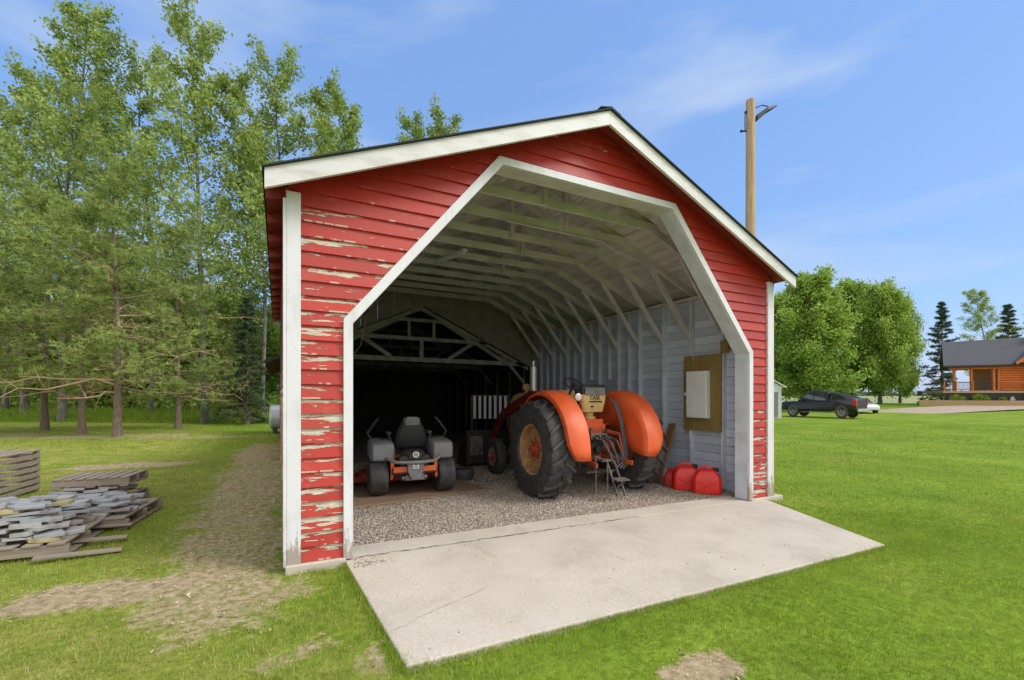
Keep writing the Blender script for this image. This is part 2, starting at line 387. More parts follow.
M['galv'] = pm('galvanised tank', (.60, .62, .66), .4, .3, scale=3)

def slabmat():
    m, N, L, P = newmat('poured concrete')
    n = noise(N, L, 1.3, 7, .62); n2 = noise(N, L, 45, 4, .6); n3 = noise(N, L, 2.6, 7, .72, mapscale=(1, .45, 1))
    r = ramp(N, [(.28, (.41, .365, .30)), (.5, (.51, .455, .38)), (.72, (.56, .505, .43))]); L.new(n.outputs['Fac'], r.inputs['Fac'])
    r2 = ramp(N, [(.3, (.80, .79, .77)), (.62, (1, 1, 1))]); L.new(n2.outputs['Fac'], r2.inputs['Fac'])
    r3 = ramp(N, [(.26, (.60, .54, .47)), (.42, (1, 1, 1))]); L.new(n3.outputs['Fac'], r3.inputs['Fac'])
    a = N.new('ShaderNodeMix'); a.data_type = 'RGBA'; a.blend_type = 'MULTIPLY'; a.inputs['Factor'].default_value = .8; L.new(r.outputs['Color'], a.inputs['A']); L.new(r2.outputs['Color'], a.inputs['B'])
    b = N.new('ShaderNodeMix'); b.data_type = 'RGBA'; b.blend_type = 'MULTIPLY'; b.inputs['Factor'].default_value = .6; L.new(a.outputs['Result'], b.inputs['A']); L.new(r3.outputs['Color'], b.inputs['B'])
    L.new(b.outputs['Result'], P.inputs['Base Color']); P.inputs['Roughness'].default_value = .85
    bp = N.new('ShaderNodeBump'); bp.inputs['Distance'].default_value = .003; L.new(n2.outputs['Fac'], bp.inputs['Height']); L.new(bp.outputs['Normal'], P.inputs['Normal'])
    return m
M['concrete'] = slabmat()
def groundmat():
    m, N, L, P = newmat('lawn and soil')
    at_ = N.new('ShaderNodeAttribute'); at_.attribute_name = 'dirt'
    ay = N.new('ShaderNodeAttribute'); ay.attribute_name = 'dry'
    n = noise(N, L, .5, 6, .6); n2 = noise(N, L, 14, 6, .7); n3 = noise(N, L, 2.2, 6, .6)
    lush = ramp(N, [(.3, (.13, .22, .018)), (.55, (.20, .295, .026)), (.75, (.26, .35, .038))]); L.new(n.outputs['Fac'], lush.inputs['Fac'])
    dry = ramp(N, [(.3, (.16, .22, .030)), (.5, (.27, .29, .055)), (.7, (.36, .33, .10))]); L.new(n3.outputs['Fac'], dry.inputs['Fac'])
    soil = ramp(N, [(.3, (.20, .15, .09)), (.5, (.36, .28, .17)), (.7, (.50, .41, .27))]); L.new(n2.outputs['Fac'], soil.inputs['Fac'])
    a = N.new('ShaderNodeMix'); a.data_type = 'RGBA'; L.new(ay.outputs['Fac'], a.inputs['Factor']); L.new(lush.outputs['Color'], a.inputs['A']); L.new(dry.outputs['Color'], a.inputs['B'])
    k = ramp(N, [(.35, (.62, .62, .62)), (.65, (1.15, 1.15, 1.15))]); L.new(n2.outputs['Fac'], k.inputs['Fac'])
    a2 = N.new('ShaderNodeMix'); a2.data_type = 'RGBA'; a2.blend_type = 'MULTIPLY'; a2.inputs['Factor'].default_value = 1; L.new(a.outputs['Result'], a2.inputs['A']); L.new(k.outputs['Color'], a2.inputs['B'])
    mth = N.new('ShaderNodeMath'); mth.operation = 'MULTIPLY_ADD'; L.new(n2.outputs['Fac'], mth.inputs[0]); mth.inputs[1].default_value = 1.1; mth.inputs[2].default_value = -.55
    ad = N.new('ShaderNodeMath'); ad.operation = 'ADD'; ad.use_clamp = True; L.new(mth.outputs[0], ad.inputs[0]); L.new(at_.outputs['Fac'], ad.inputs[1])
    r = ramp(N, [(.35, (0, 0, 0)), (.65, (1, 1, 1))]); L.new(ad.outputs[0], r.inputs['Fac'])
    b = N.new('ShaderNodeMix'); b.data_type = 'RGBA'; L.new(r.outputs['Color'], b.inputs['Factor']); L.new(a2.outputs['Result'], b.inputs['A']); L.new(soil.outputs['Color'], b.inputs['B'])
    L.new(b.outputs['Result'], P.inputs['Base Color']); P.inputs['Roughness'].default_value = .95; P.inputs['Specular IOR Level'].default_value = .1
    bp = N.new('ShaderNodeBump'); bp.inputs['Distance'].default_value = .03; L.new(n2.outputs['Fac'], bp.inputs['Height']); L.new(bp.outputs['Normal'], P.inputs['Normal'])
    return m
M['ground'] = groundmat()
M['field'] = pm('pale ripe field', (.30, .30, .11), .95, c2=(.17, .22, .06), scale=.05, ms=(1, 4, 1))
M['drive'] = pm('pale gravel drive', (.42, .33, .26), .95, c2=(.30, .23, .17), scale=3)
M['grass'] = leafmat('grass blades', (.13, .23, .012), (.36, .46, .055), .35)
M['drygrass'] = leafmat('dry grass blades', (.24, .25, .055), (.55, .47, .20), .3)
M['litter'] = leafmat('dead leaves and chips', (.22, .15, .09), (.62, .50, .34), .05)
M['gravelstone'] = leafmat('gravel stones', (.24, .195, .15), (.68, .58, .46), 0.0, .8)
M['gravelbed'] = pm('gravel bed', (.40, .35, .30), .95, c2=(.14, .12, .10), scale=38, bump=.015, bscale=38, lo=.38, hi=.62)

# ------------------------------------------------------------------ ground
def np_noise(x, y, s, seed):
    """cheap smooth value noise"""
    r = np.random.RandomState(seed); T = r.rand(64, 64); X = x*s; Y = y*s
    xi = np.floor(X).astype(int); yi = np.floor(Y).astype(int); fx = X-xi; fy = Y-yi; fx = fx*fx*(3-2*fx); fy = fy*fy*(3-2*fy)
    g = lambda a, b: T[a % 64, b % 64]
    return (g(xi, yi)*(1-fx)+g(xi+1, yi)*fx)*(1-fy)+(g(xi, yi+1)*(1-fx)+g(xi+1, yi+1)*fx)*fy
PATCH = []   # (x, y, rx, ry, angle, strength) bare ground
def patch(px, py, rx, ry, s, ang=0.0): p = G(px, py); PATCH.append((p.x, p.y, rx, ry, ang, s))
patch(115, 592, .78, .34, .85, -.1); patch(190, 578, .6, .28, .7, 0)
patch(300, 648, .40, .13, .55, .3); patch(700, 668, .27, .15, .8, 0); patch(450, 596, .01, .01, 0)
patch(130, 465, 1.2, .6, .8); patch(60, 436, 5, 1.2, .7, -.45); patch(180, 436, 4.5, 1.1, .6, -.45)
patch(372, 655, .10, .25, .6)
for yy in np.arange(-.3, 12, .8): PATCH.append((-.50, yy, .72, .8, 0, .60))
def dirt(x, y):
    d = np.zeros_like(x)
    wob = np_noise(x, y, 1.7, 3)*.9+np_noise(x, y, 5.5, 4)*.8+np_noise(x, y, 13, 6)*.5-1.1
    for (cx, cy, rx, ry, a, s) in PATCH:
        if s == 0: continue
        c, q = math.cos(a), math.sin(a); u = (x-cx)*c+(y-cy)*q; v = -(x-cx)*q+(y-cy)*c
        rr = np.sqrt((u/rx)**2+(v/ry)**2)+wob*.55
        d = np.maximum(d, s*(1-smooth(.55, 1.35, rr)))
    return d
def dryness(x, y):
    left = 1-smooth(-.6, 2.0, x+.15*(y+4))
    n = np_noise(x, y, .8, 9)*.6+np_noise(x, y, 2.6, 10)*.4
    return np.clip(left*(.42+.9*n)+(1-left)*(.05+.75*smooth(.55, .95, np_noise(x, y, .45, 61)*.6+np_noise(x, y, 1.9, 62)*.4)), 0, 1)
def spaced(lo, hi, fine, f0, f1):
    a = list(np.arange(f0, f1, fine)); s = fine; x = f1
    while x < hi: a.append(x); s *= 1.25; x += s
    a.append(hi); s = fine; x = f0-fine
    while x > lo: a.insert(0, x); s *= 1.25; x -= s
    a.insert(0, lo); return np.array(a)
gx = spaced(-2500, 2500, .12, -9, 11); gy = spaced(-300, 3000, .12, -4.5, 9)
XX, YY = np.meshgrid(gx, gy, indexing='ij'); ZZ = gz(XX, YY)
near = np.clip(1-np.hypot(XX, YY)/60, 0, 1)
outside = 1-((XX > -.15)*(XX < 7.2)*(YY > -2.3)*(YY < 15.8))
ZZ = ZZ+(np_noise(XX, YY, 1.3, 1)-.5)*.035*near*outside-.012-.02*(1-outside)
nx, ny = XX.shape; idx = np.arange(nx*ny).reshape(nx, ny)
Fq = np.stack([idx[:-1, :-1], idx[1:, :-1], idx[1:, 1:], idx[:-1, 1:]], -1).reshape(-1, 4)
V = np.stack([XX, YY, ZZ], -1).reshape(-1, 3)
g = bigmesh('ground', V, Fq, M['ground'], smooth=True, col={'dirt': dirt(XX, YY).ravel(), 'dry': dryness(XX, YY).ravel()})
tag(g, 'green lawn running back to the wood', kind='structure')
def sheet(name, pts, mat, dz, label):
    mb = MB(); n = len(pts); vs = [(p[0], p[1], float(gz(p[0], p[1]))+dz) for p in pts]
    mb.add(vs, [tuple(range(n))]); o = mb.build(name, mat); tag(o, label, kind='structure'); return o
# far field
a, b, c_, d_ = at(700, 95), at(1500, 80), at(1500, 900), at(600, 900)
mb = MB(); mb.add([(p.x, p.y, -.20) for p in (a, b, c_, d_)], [(0, 1, 2, 3)]); tag(mb.build('field', M['field']), 'pale field beyond the lawn', kind='structure')
# driveway strip between lawn and house, following the ground
def strip(name, px0, px1, Dn, Df, mat, label, dz=.02, n=40, m=6):
    V = []; Fs = []
    for i in range(n+1):
        for j in range(m+1):
            p = at(px0+(px1-px0)*i/n, Dn+(Df-Dn)*j/m); V.append((p.x, p.y, float(gz(p.x, p.y))+dz))
    for i in range(n):
        for j in range(m): k = i*(m+1)+j; Fs.append((k, k+m+1, k+m+2, k+1))
    mb = MB(); mb.add(V, Fs); tag(mb.build(name, mat), label, kind='structure')
strip('driveway', 855, 1250, 39.5, 45.5, M['drive'], 'pale gravel driveway in front of the log house', .03)

# blades of grass on the lawn
def blades(n, xs, ys, keep, lo, hi, wd, seed):
    r = np.random.RandomState(seed); x = r.uniform(xs[0], xs[1], n); y = r.uniform(ys[0], ys[1], n)
    k = keep(x, y) > r.rand(n); x = x[k]; y = y[k]; n = len(x)
    z = gz(x, y)-.012+(np_noise(x, y, 1.3, 1)-.5)*.035*np.clip(1-np.hypot(x, y)/60, 0, 1)
    h = r.uniform(lo, hi, n)*(.40+.75*np_noise(x, y, 2.1, 21)+.55*np_noise(x, y, 6.3, 22)**2); a = r.uniform(0, 2*np.pi, n); l = r.uniform(.1, .9, n)*h; w_ = wd*r.uniform(.6, 1.2, n)
    b = a+np.pi/2+r.uniform(-.6, .6, n)
    V = np.zeros((n, 3, 3)); V[:, 0] = np.stack([x-np.cos(a)*w_, y-np.sin(a)*w_, z-.004], -1); V[:, 1] = np.stack([x+np.cos(a)*w_, y+np.sin(a)*w_, z-.004], -1)
    V[:, 2] = np.stack([x+np.cos(b)*l, y+np.sin(b)*l, z+h], -1)
    val = np.clip(.05+.45*np_noise(x, y, .9, 33)+.4*np_noise(x, y, 4.1, 34)+r.uniform(-.25, .35, n), 0, 1)
    return V.reshape(-1, 3), np.arange(3*n).reshape(n, 3), val
def camD(x, y): return (x-CAMX)*math.sin(YAW)+(y-CAMY)*math.cos(YAW)
def camL(x, y): return (x-CAMX)*math.cos(YAW)-(y-CAMY)*math.sin(YAW)
SLAB = [(.50, .45), (.50, -.06), (.60, -1.99), (5.84, -2.05), (6.78, -.10), (6.5, .45)]
def inslab(x, y):
    e = smooth(-.01, 0.0, y*0)*0
    j = (np_noise(x, y, 9, 71)-.35)*.05
    xl = .50+(-y)*.05; xr = 6.78-(-y-.1)*.48
    return ((y > -2.04+j) & (x > xl-.01+j) & (x < xr+.01-j) & (y < .5))
def lawn(x, y, d0, d1):
    D = camD(x, y); Lt = np.abs(camL(x, y)); ok = (smooth(d0*.85-.2, d0*1.15, D)*(1-smooth(d1*.8, d1*1.2, D)))*(Lt < D*1.17+.5)
    ok = ok*(~inslab(x, y)); ok = ok*(~((x > -.04) & (x < 7.0) & (y > -.06) & (y < 15.9)))
    return ok*np.clip(1-1.35*dirt(x, y), 0, 1)*(1-.25*dryness(x, y))
parts = []
for (n, xs, ys, d0, d1, lo, hi, wd, sd_) in ((560000, (-6, 11), (-4.2, 3.5), 2.2, 6.5, .018, .042, .0024, 1), (330000, (-10, 16), (-6, 9), 6, 13, .02, .045, .0045, 2), (330000, (-26, 40), (-14, 24), 13, 32, .03, .05, .012, 3)):
    v, f, a = blades(n, xs, ys, lambda x, y: lawn(x, y, d0, d1), lo, hi, wd, sd_); parts.append((v, f, a))
off = 0; VV = []; FF = []; AA = []
for v, f, a in parts: VV.append(v); FF.append(f+off); AA.append(a); off += len(v)
tag(bigmesh('lawn_grass', np.concatenate(VV), np.concatenate(FF), M['grass'], np.concatenate(AA)), 'short mown green grass around the slab and shed', 'grass', kind='stuff')
v, f, a = blades(170000, (-8, 2.5), (-3.4, 8), lambda x, y: lawn(x, y, 2.2, 12)*dryness(x, y)*1.2, .02, .045, .003, 11)
rg = np.random.RandomState(91); n = 11000; t_ = rg.rand(n); sd3 = rg.randint(0, 3, n)
ex = np.where(sd3 == 0, .6+t_*5.24, np.where(sd3 == 1, .5+t_*.1, 5.84+t_*.94)); ey = np.where(sd3 == 0, -1.99-.06*t_, np.where(sd3 == 1, -t_*1.99, -2.05+t_*1.95))
EX, EY = ex+rg.normal(0, .022, n), ey+rg.normal(0, .02, n)+np.where(sd3 == 0, -.015, 0); _h = rg.uniform(.012, .036, n)*(.4+np_noise(EX, EY, 3, 5)); _a = rg.uniform(0, 6.28, n); _z = gz(EX, EY)-.015
Vb = np.stack([np.stack([EX-np.cos(_a)*.0025, EY-np.sin(_a)*.0025, _z], -1), np.stack([EX+np.cos(_a)*.0025, EY+np.sin(_a)*.0025, _z], -1), np.stack([EX+np.cos(_a*3)*_h*.6, EY+np.sin(_a*3)*_h*.6, _z+_h+.008], -1)], 1).reshape(-1, 3)
tag(bigmesh('edge_grass', Vb, np.arange(3*n).reshape(n, 3), M['grass'], .3+rg.rand(n)*.7), 'untrimmed grass creeping over the edge of the slab', 'grass', kind='stuff')
tag(bigmesh('dry_grass', v, f, M['drygrass'], a), 'dry straw coloured grass mixed into the left lawn', 'grass', kind='stuff')
# litter: small chips and dead leaves on bare ground
r = np.random.RandomState(5); n = 110000; x = r.uniform(-8, 7, n); y = r.uniform(-3.6, 10, n)
k = (dirt(x, y)*.85 > r.rand(n)) & ~inslab(x, y) & ~((x > -.03) & (x < 7) & (y > -.05)); x = x[k]; y = y[k]; n = len(x)
z = gz(x, y)-.003+(np_noise(x, y, 1.3, 1)-.5)*.035; s = r.uniform(.003, .011, n)*(1+1.2*(r.rand(n) > .96)); a = r.uniform(0, 6.28, n); t = r.uniform(-.5, .5, n)
V = np.zeros((n, 4, 3))
for q, (u, w2) in enumerate(((-1, -.5), (1, -.5), (.8, .5), (-.9, .6))):
    V[:, q] = np.stack([x+s*(u*np.cos(a)-w2*np.sin(a)), y+s*(u*np.sin(a)+w2*np.cos(a)), z+s*(u*t+.4)], -1)
tag(bigmesh('ground_litter', V.reshape(-1, 3), np.arange(4*n).reshape(n, 4), M['litter'], r.rand(n)**1.5), 'dead leaves and wood chips on bare soil', 'litter', kind='stuff')

# ------------------------------------------------------------------ shed (world axes: X along the front, Y into the shed)
W, HP, HE, OV, OF = 6.95, 5.03, 3.494, .17, .309
SL = (HP-HE)/(W/2+OV); YB = 8.3
def roofz(x): return HE+SL*(min(x, W-x)+OV)
shed = empty('red_shed', (0, 0, 0), 0, 'open fronted red board shed with peeling paint and white trim', 'shed')
SH = Matrix(((1, 0, 0, 0), (0, 1, 0, 0), (-.01, 0, 1, 0), (0, 0, 0, 1)))   # the old shed follows the fall of the ground
def SB(): m = MB(); m.T = SH; return m
A0, ZK, BH, ZU = .488, 2.32, 1.346, 4.277            # opening outline
def oL(z): return A0 if z < ZK else A0+(W/2-BH-A0)*(z-ZK)/(ZU-ZK)
EXP = .137
def board(mb, x00, x10, x01, x11, z0, z1, i, side=-1, y=0.0, uo=0.0):
    """lap board on the front: x00..x10 at z0, x01..x11 at z1; butt edge stands out at the bottom"""
    yo, yi = y+side*.027, y+side*.004; zl = z0-.010
    jag = [0]
    vs = [(x00, yo, zl), (x10, yo, zl), (x11, yi, z1), (x01, yi, z1), (x00, y, zl), (x10, y, zl), (x11, y, z1), (x01, y, z1)]
    u = [(x00+i*3.7+uo, i+.02), (x10+i*3.7+uo, i+.02), (x11+i*3.7+uo, i+.97), (x01+i*3.7+uo, i+.97)]; u = u+u
    mb.add(vs, [(0, 1, 2, 3), (0, 4, 5, 1), (3, 2, 6, 7), (0, 3, 7, 4), (1, 5, 6, 2)], u)
mb = SB(); i = 0; z = .06
while z < HP-.04:
    z1 = z+EXP
    def xl(q): return max(0.0, (q-(HE-.03))/SL-OV)
    a0, a1 = xl(z), min(xl(z1), W/2-.001)
    if a0 < W/2-.02:
        mb.cm = 1 if z > 3.30 else 0
        if z >= ZU-.09: board(mb, a0, W-a0, a1, W-a1, z, z1, i)
        else:
            b0, b1 = oL(z)+.03, oL(min(z1, ZU))+.03
            if b1 > a1: board(mb, a0, b0, a1, b1, z, z1, i)
            mb.cm = 1
            if b1 > a1: board(mb, W-b0, W-a0, W-b1, W-a1, z, z1, i, uo=53.0)
    i += 1; z = z1
mb.build('front_siding', [M['red'], M['redclean']], shed)
# side siding, left and right, outside
for sx, X0 in ((-1, 0.0), (1, W)):
    mb = SB(); z = .06; i = 0
    while z < HE-.02:
        z1 = z+EXP; xo, xi = X0+sx*.020, X0+sx*.004
        for (ya, yb) in ((0.0, 3.1), (3.1, 5.9), (5.9, YB-.3)):
            vs = [(xo, ya, z-.008), (xo, yb, z-.008), (xi, yb, z1), (xi, ya, z1), (X0, ya, z-.008), (X0, yb, z-.008), (X0, yb, z1), (X0, ya, z1)]
            u = [(ya+i*3.1, i+.02), (yb+i*3.1, i+.02), (yb+i*3.1, i+.97), (ya+i*3.1, i+.97)]*2
            mb.add(vs, [(0, 1, 2, 3), (0, 4, 5, 1), (3, 2, 6, 7), (0, 3, 7, 4), (1, 5, 6, 2)], u)
        z = z1; i += 1
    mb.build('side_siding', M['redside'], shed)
# inner boards of both side walls
for sx, X0 in ((1, W-.10), (-1, .10)):
    mb = SB(); z = .02; i = 0
    while z < HE-.05:
        z1 = z+.15; xo, xi = X0-sx*.012, X0-sx*.002
        ys = [0.02, 2.4+(i*1.37) % 1.6, 5.1+(i*.83) % 1.3, 7.4]
        for ya, yb in zip(ys, ys[1:]):
            vs = [(xi, ya, z), (xi, yb-.004, z), (xo, yb-.004, z1-.006), (xo, ya, z1-.006), (X0+sx*.05, ya, z), (X0+sx*.05, yb-.004, z), (X0+sx*.05, yb-.004, z1-.006), (X0+sx*.05, ya, z1-.006)]
            u = [(ya+i*3.1, i+.02), (yb+i*3.1, i+.02), (yb+i*3.1, i+.97), (ya+i*3.1, i+.97)]*2
            mb.add(vs, [(0, 1, 2, 3), (0, 4, 5, 1), (3, 2, 6, 7), (0, 3, 7, 4), (1, 5, 6, 2)], u)
        z = z1; i += 1
    mb.build('inner_wall_boards', M['inner'], shed)
# corner trims
for sx, X0 in ((-1, 0.0), (1, W)):
    mb = SB(); mb.bx(X0 if sx < 0 else X0-.118, X0+.118 if sx < 0 else X0, -.045, -.004, .03, HE-.05)
    mb.bx(X0-.028 if sx < 0 else X0+.001, X0-.001 if sx < 0 else X0+.028, -.045, .10, .03, HE-.12)
    mb.build('corner_trim', M['trim'], shed, bevel=.003, seg=1)
# opening trim boards
tw = .085
OUT = [(A0, .03), (A0, ZK), (W/2-BH, ZU), (W/2+BH, ZU), (W-A0, ZK), (W-A0, .03)]
INN = [(A0+tw, .03), (A0+tw, ZK-.035), (W/2-BH+.05, ZU-tw), (W/2+BH-.05, ZU-tw), (W-A0-tw, ZK-.035), (W-A0-tw, .03)]
for k in range(5):
    mb = SB(); q = [OUT[k], OUT[k+1], INN[k+1], INN[k]]
    mb.add([(x, -.052, zz) for x, zz in q]+[(x, -.006, zz) for x, zz in q], [(0, 1, 2, 3), (7, 6, 5, 4), (0, 4, 5, 1), (1, 5, 6, 2), (2, 6, 7, 3), (3, 7, 4, 0)])
    mb.build('opening_trim', M['trim'], shed, bevel=.002, seg=1)
# reveal boards behind the trim
I2 = [(x, z) for x, z in INN]; O2 = OUT
for k in range(5):
    mb = SB(); (x0, z0), (x1, z1) = I2[k], I2[k+1]; (X0, Z0), (X1, Z1) = O2[k], O2[k+1]
    e = .012; f_ = lambda a, b, t: a+(b-a)*t
    q = [(f_(x0, X0, -.05), f_(z0, Z0, -.05)), (f_(x1, X1, -.05), f_(z1, Z1, -.05)), (f_(x1, X1, .40), f_(z1, Z1, .40)), (f_(x0, X0, .40), f_(z0, Z0, .40))]
    mb.add([(x, -.004, zz) for x, zz in q]+[(x, .20, zz) for x, zz in q], [(0, 1, 2, 3), (7, 6, 5, 4), (0, 4, 5, 1), (1, 5, 6, 2), (2, 6, 7, 3), (3, 7, 4, 0)])
    mb.build('opening_reveal', M['stud'] if k in (0, 3, 4) else M['frame'], shed)
# inner lining of front wall
mb = SB()
zz = [(0, .03), (0, HE-.12), (W/2, HP-.15), (W, HE-.12), (W, .03)]
po = [(.0, .03), (.0, HE-.14), (W/2, HP-.22), (W, HE-.14), (W, .03)]
pi = [(A0+.02, .03), (A0+.02, ZK), (W/2-BH+.02, ZU-.01), (W/2+BH-.02, ZU-.01), (W-A0-.02, ZK), (W-A0-.02, .03)]
def quad(mb, q, y0, y1): mb.add([(x, y0, z) for x, z in q]+[(x, y1, z) for x, z in q], [(0, 1, 2, 3), (7, 6, 5, 4), (0, 4, 5, 1), (1, 5, 6, 2), (2, 6, 7, 3), (3, 7, 4, 0)])
for q in ([po[0], po[1], (pi[1][0], ZK), pi[0]], [po[3], po[4], pi[5], pi[4]]): quad(mb, q, .002, .02)
for q in ([po[1], pi[2], pi[1]], [po[1], po[2], pi[2]], [po[3], pi[4], pi[3]], [po[2], po[3], pi[3]]): mb.add([(x, .002, z) for x, z in q]+[(x, .02, z) for x, z in q], [(0, 1, 2), (5, 4, 3), (0, 3, 4, 1), (1, 4, 5, 2), (2, 5, 3, 0)])
quad(mb, [po[2], pi[3], ((pi[2][0]+pi[3][0])/2, ZU-.01), pi[2]], .002, .02)
mb.build('front_lining', M['ceil'], shed)
# fascia (barge) boards
FT = .168
for sgn in (1, -1):
    xe = -OV if sgn > 0 else W+OV; xm = W/2
    q = [(xe, HE), (xm, HP), (xm, HP-FT), (xe, HE-FT)]
    mb = SB(); mb.add([(x, -OF, z) for x, z in q]+[(x, -OF+.038, z) for x, z in q], [(0, 1, 2, 3), (7, 6, 5, 4), (0, 4, 5, 1), (1, 5, 6, 2), (2, 6, 7, 3), (3, 7, 4, 0)])
    mb.build('barge_board', M['fascia'], shed, bevel=.002, seg=1)
# roof: shingles, overhang soffit, sheathing boards
for sgn in (1, -1):
    xe = -OV-.02 if sgn > 0 else W+OV+.02; ze = HE-.02*SL
    mb = SB(); q = [(xe, ze+.003), (W/2, HP+.003), (W/2, HP+.018), (xe, ze+.016)]
    mb.add([(x, -OF-.03, z) for x, z in q]+[(x, YB, z) for x, z in q], [(0, 1, 2, 3), (7, 6, 5, 4), (0, 4, 5, 1), (1, 5, 6, 2), (2, 6, 7, 3), (3, 7, 4, 0)])
    mb.build('shingle_roof', M['shingle'], shed)
    # red underside of the overhangs
    mb = SB()
    def rb(x, d): return roofz(x)-d
    xw = 0.0 if sgn > 0 else W
    n_ = 9
    for k in range(n_):      # front overhang soffit boards along the slope
        xa = (xe+(.02 if sgn > 0 else -.02))+(W/2-xe-(.02 if sgn > 0 else -.02))*k/n_; xb = (xe+(.02 if sgn > 0 else -.02))+(W/2-xe-(.02 if sgn > 0 else -.02))*(k+.985)/n_
        q = [(xa, roofz(xa)-.004), (xb, roofz(xb)-.004), (xb, roofz(xb)-.028), (xa, roofz(xa)-.028)]
        mb.add([(x, -OF+.04, z) for x, z in q]+[(x, -.001, z) for x, z in q], [(0, 1, 2, 3), (7, 6, 5, 4), (0, 4, 5, 1), (1, 5, 6, 2), (2, 6, 7, 3), (3, 7, 4, 0)])
    xo = -OV if sgn > 0 else W+OV
    q = [(xo, roofz(xo)-.004), (xw, roofz(xw)-.004), (xw, roofz(xw)-.03), (xo, roofz(xo)-.03)]
    mb.add([(x, .0, z) for x, z in q]+[(x, YB-.01, z) for x, z in q], [(0, 1, 2, 3), (7, 6, 5, 4), (0, 4, 5, 1), (1, 5, 6, 2), (2, 6, 7, 3), (3, 7, 4, 0)])
    # eave drop board and rafter tails
    q = [(xo, roofz(xo)-.034), (xo+(.02 if sgn > 0 else -.02), roofz(xo)-.034), (xo+(.02 if sgn > 0 else -.02), roofz(xo)-.09), (xo, roofz(xo)-.09)]
    for k in range(13):
        y = .05+k*.66
        mb.add([(x, y, z) for x, z in ((xo, roofz(xo)-.032), (xw, roofz(xw)-.032), (xw, roofz(xw)-.15), (xo, roofz(xo)-.12))]+[(x, y+.04, z) for x, z in ((xo, roofz(xo)-.032), (xw, roofz(xw)-.032), (xw, roofz(xw)-.15), (xo, roofz(xo)-.12))], [(0, 1, 2, 3), (7, 6, 5, 4), (0, 4, 5, 1), (1, 5, 6, 2), (2, 6, 7, 3), (3, 7, 4, 0)])
    mb.build('eave_soffit', M['redplain'], shed)
    mb = SB(); nb = 19; x_in = .02; r2 = random.Random(3+sgn)
    for k in range(nb):
        t0 = x_in+(W/2-x_in)*k/nb; t1 = x_in+(W/2-x_in)*(k+1)/nb-.008
        ys = [.02]
        while ys[-1] < YB-.1: ys.append(min(YB-.05, ys[-1]+r2.uniform(1.2, 2.9)))
        for ya, yb in zip(ys, ys[1:]):
            e = r2.uniform(0, .004)
            xa, xb = (t0, t1) if sgn > 0 else (W-t0, W-t1)
            q = [(xa, roofz(xa)-.006), (xb, roofz(xb)-.006), (xb, roofz(xb)-.030-e), (xa, roofz(xa)-.030-e)]
            mb.add([(x, ya, z) for x, z in q]+[(x, yb-.008, z) for x, z in q], [(0, 1, 2, 3), (7, 6, 5, 4), (0, 4, 5, 1), (1, 5, 6, 2), (2, 6, 7, 3), (3, 7, 4, 0)])
    mb.build('roof_sheathing', M['ceil'], shed)
mb = SB()
mb.box((W/2-.07, (YB-OF)/2-.01, HP+.016), (.15, YB+OF, .014), Matrix.Rotation(-math.atan(SL)*.6, 3, 'Y'))
mb.box((W/2+.08, (YB-OF)/2-.01, HP+.010), (.17, YB+OF, .014), Matrix.Rotation(math.atan(SL), 3, 'Y'))
mb.build('ridge_cap', M['shingle'], shed)
# frames
FY = [.72+.685*k for k in range(10)]
ct_z = 4.24
xt = (ct_z+.05-(HE-.034))/SL-OV
for k, y in enumerate(FY):
    for sgn in (1, -1):
        xa = .06; q = [(xa, roofz(xa)-.034), (W/2, HP-.034), (W/2, HP-.16), (xa, roofz(xa)-.16)]
        if sgn < 0: q = [(W-x, z) for x, z in q]
        mb = SB(); quad(mb, q, y, y+.04); mb.build('rafter', M['frame'], shed)
        p = [Vector((1.12, 0, roofz(1.12)-.13)), Vector((.16, 0, 2.72))]
        if sgn < 0: p = [Vector((W-v.x, 0, v.z)) for v in p]
        mb = SB(); mb.beam(p[0]+Vector((0, y+.066, 0)), p[1]+Vector((0, y+.066, 0)), .09, .045, up=(0, 1, 0)); mb.build('knee_brace', M['frame'], shed)
        xs = W-.20 if sgn < 0 else .11
        mb = SB(); mb.bx(xs, xs+.088, y-.001, y+.043, .03, HE-.09); mb.build('wall_stud', M['stud'], shed)
    mb = SB(); mb.bx(xt-.05, W-xt+.05, y-.045, y-.004, ct_z-.06, ct_z+.055); mb.build('collar_tie', M['frame'], shed)
    if k in (0, 1, 2, 3, 5):
        hx = W/2-.25+rnd.uniform(-.3, .3)+(.9 if k % 2 else 0)
        mb = SB(); mb.bx(hx, hx+.07, y-.085, y-.047, ct_z-.05, roofz(hx)-.04); mb.build('hanger_board', M['frame'], shed)
for k in range(3, 9):
    y = FY[k]+.34
    for sgn in (1, -1):
        xs = W-.195 if sgn < 0 else .11
        mb = SB(); short = (k in (4, 5, 6)) and sgn < 0
        mb.bx(xs, xs+.083, y, y+.04, 2.02 if short else .03, HE-.09); mb.build('wall_stud', M['stud'], shed)
for sgn in (1, -1):
    xs = W-.205 if sgn < 0 else .105
    mb = SB(); mb.bx(xs, xs+.10, .22, 7.35, HE-.088, HE-.03); mb.build('top_plate', M['frame'], shed)
# foundation sill under the front walls
for xa, xb in ((-.01, A0+.02), (W-A0-.05, W+.22)):
    mb = SB(); mb.bx(xa, xb, -.07, .14, -.08, .045); mb.build('concrete_sill', M['concrete'], shed, bevel=.012)
for sgn in (1, -1):
    mb = SB(); xs = W-.12 if sgn < 0 else .02; mb.bx(xs, xs+.10, .16, YB-.35, -.10, .029); mb.build('sill_plate', M['frame'], shed)
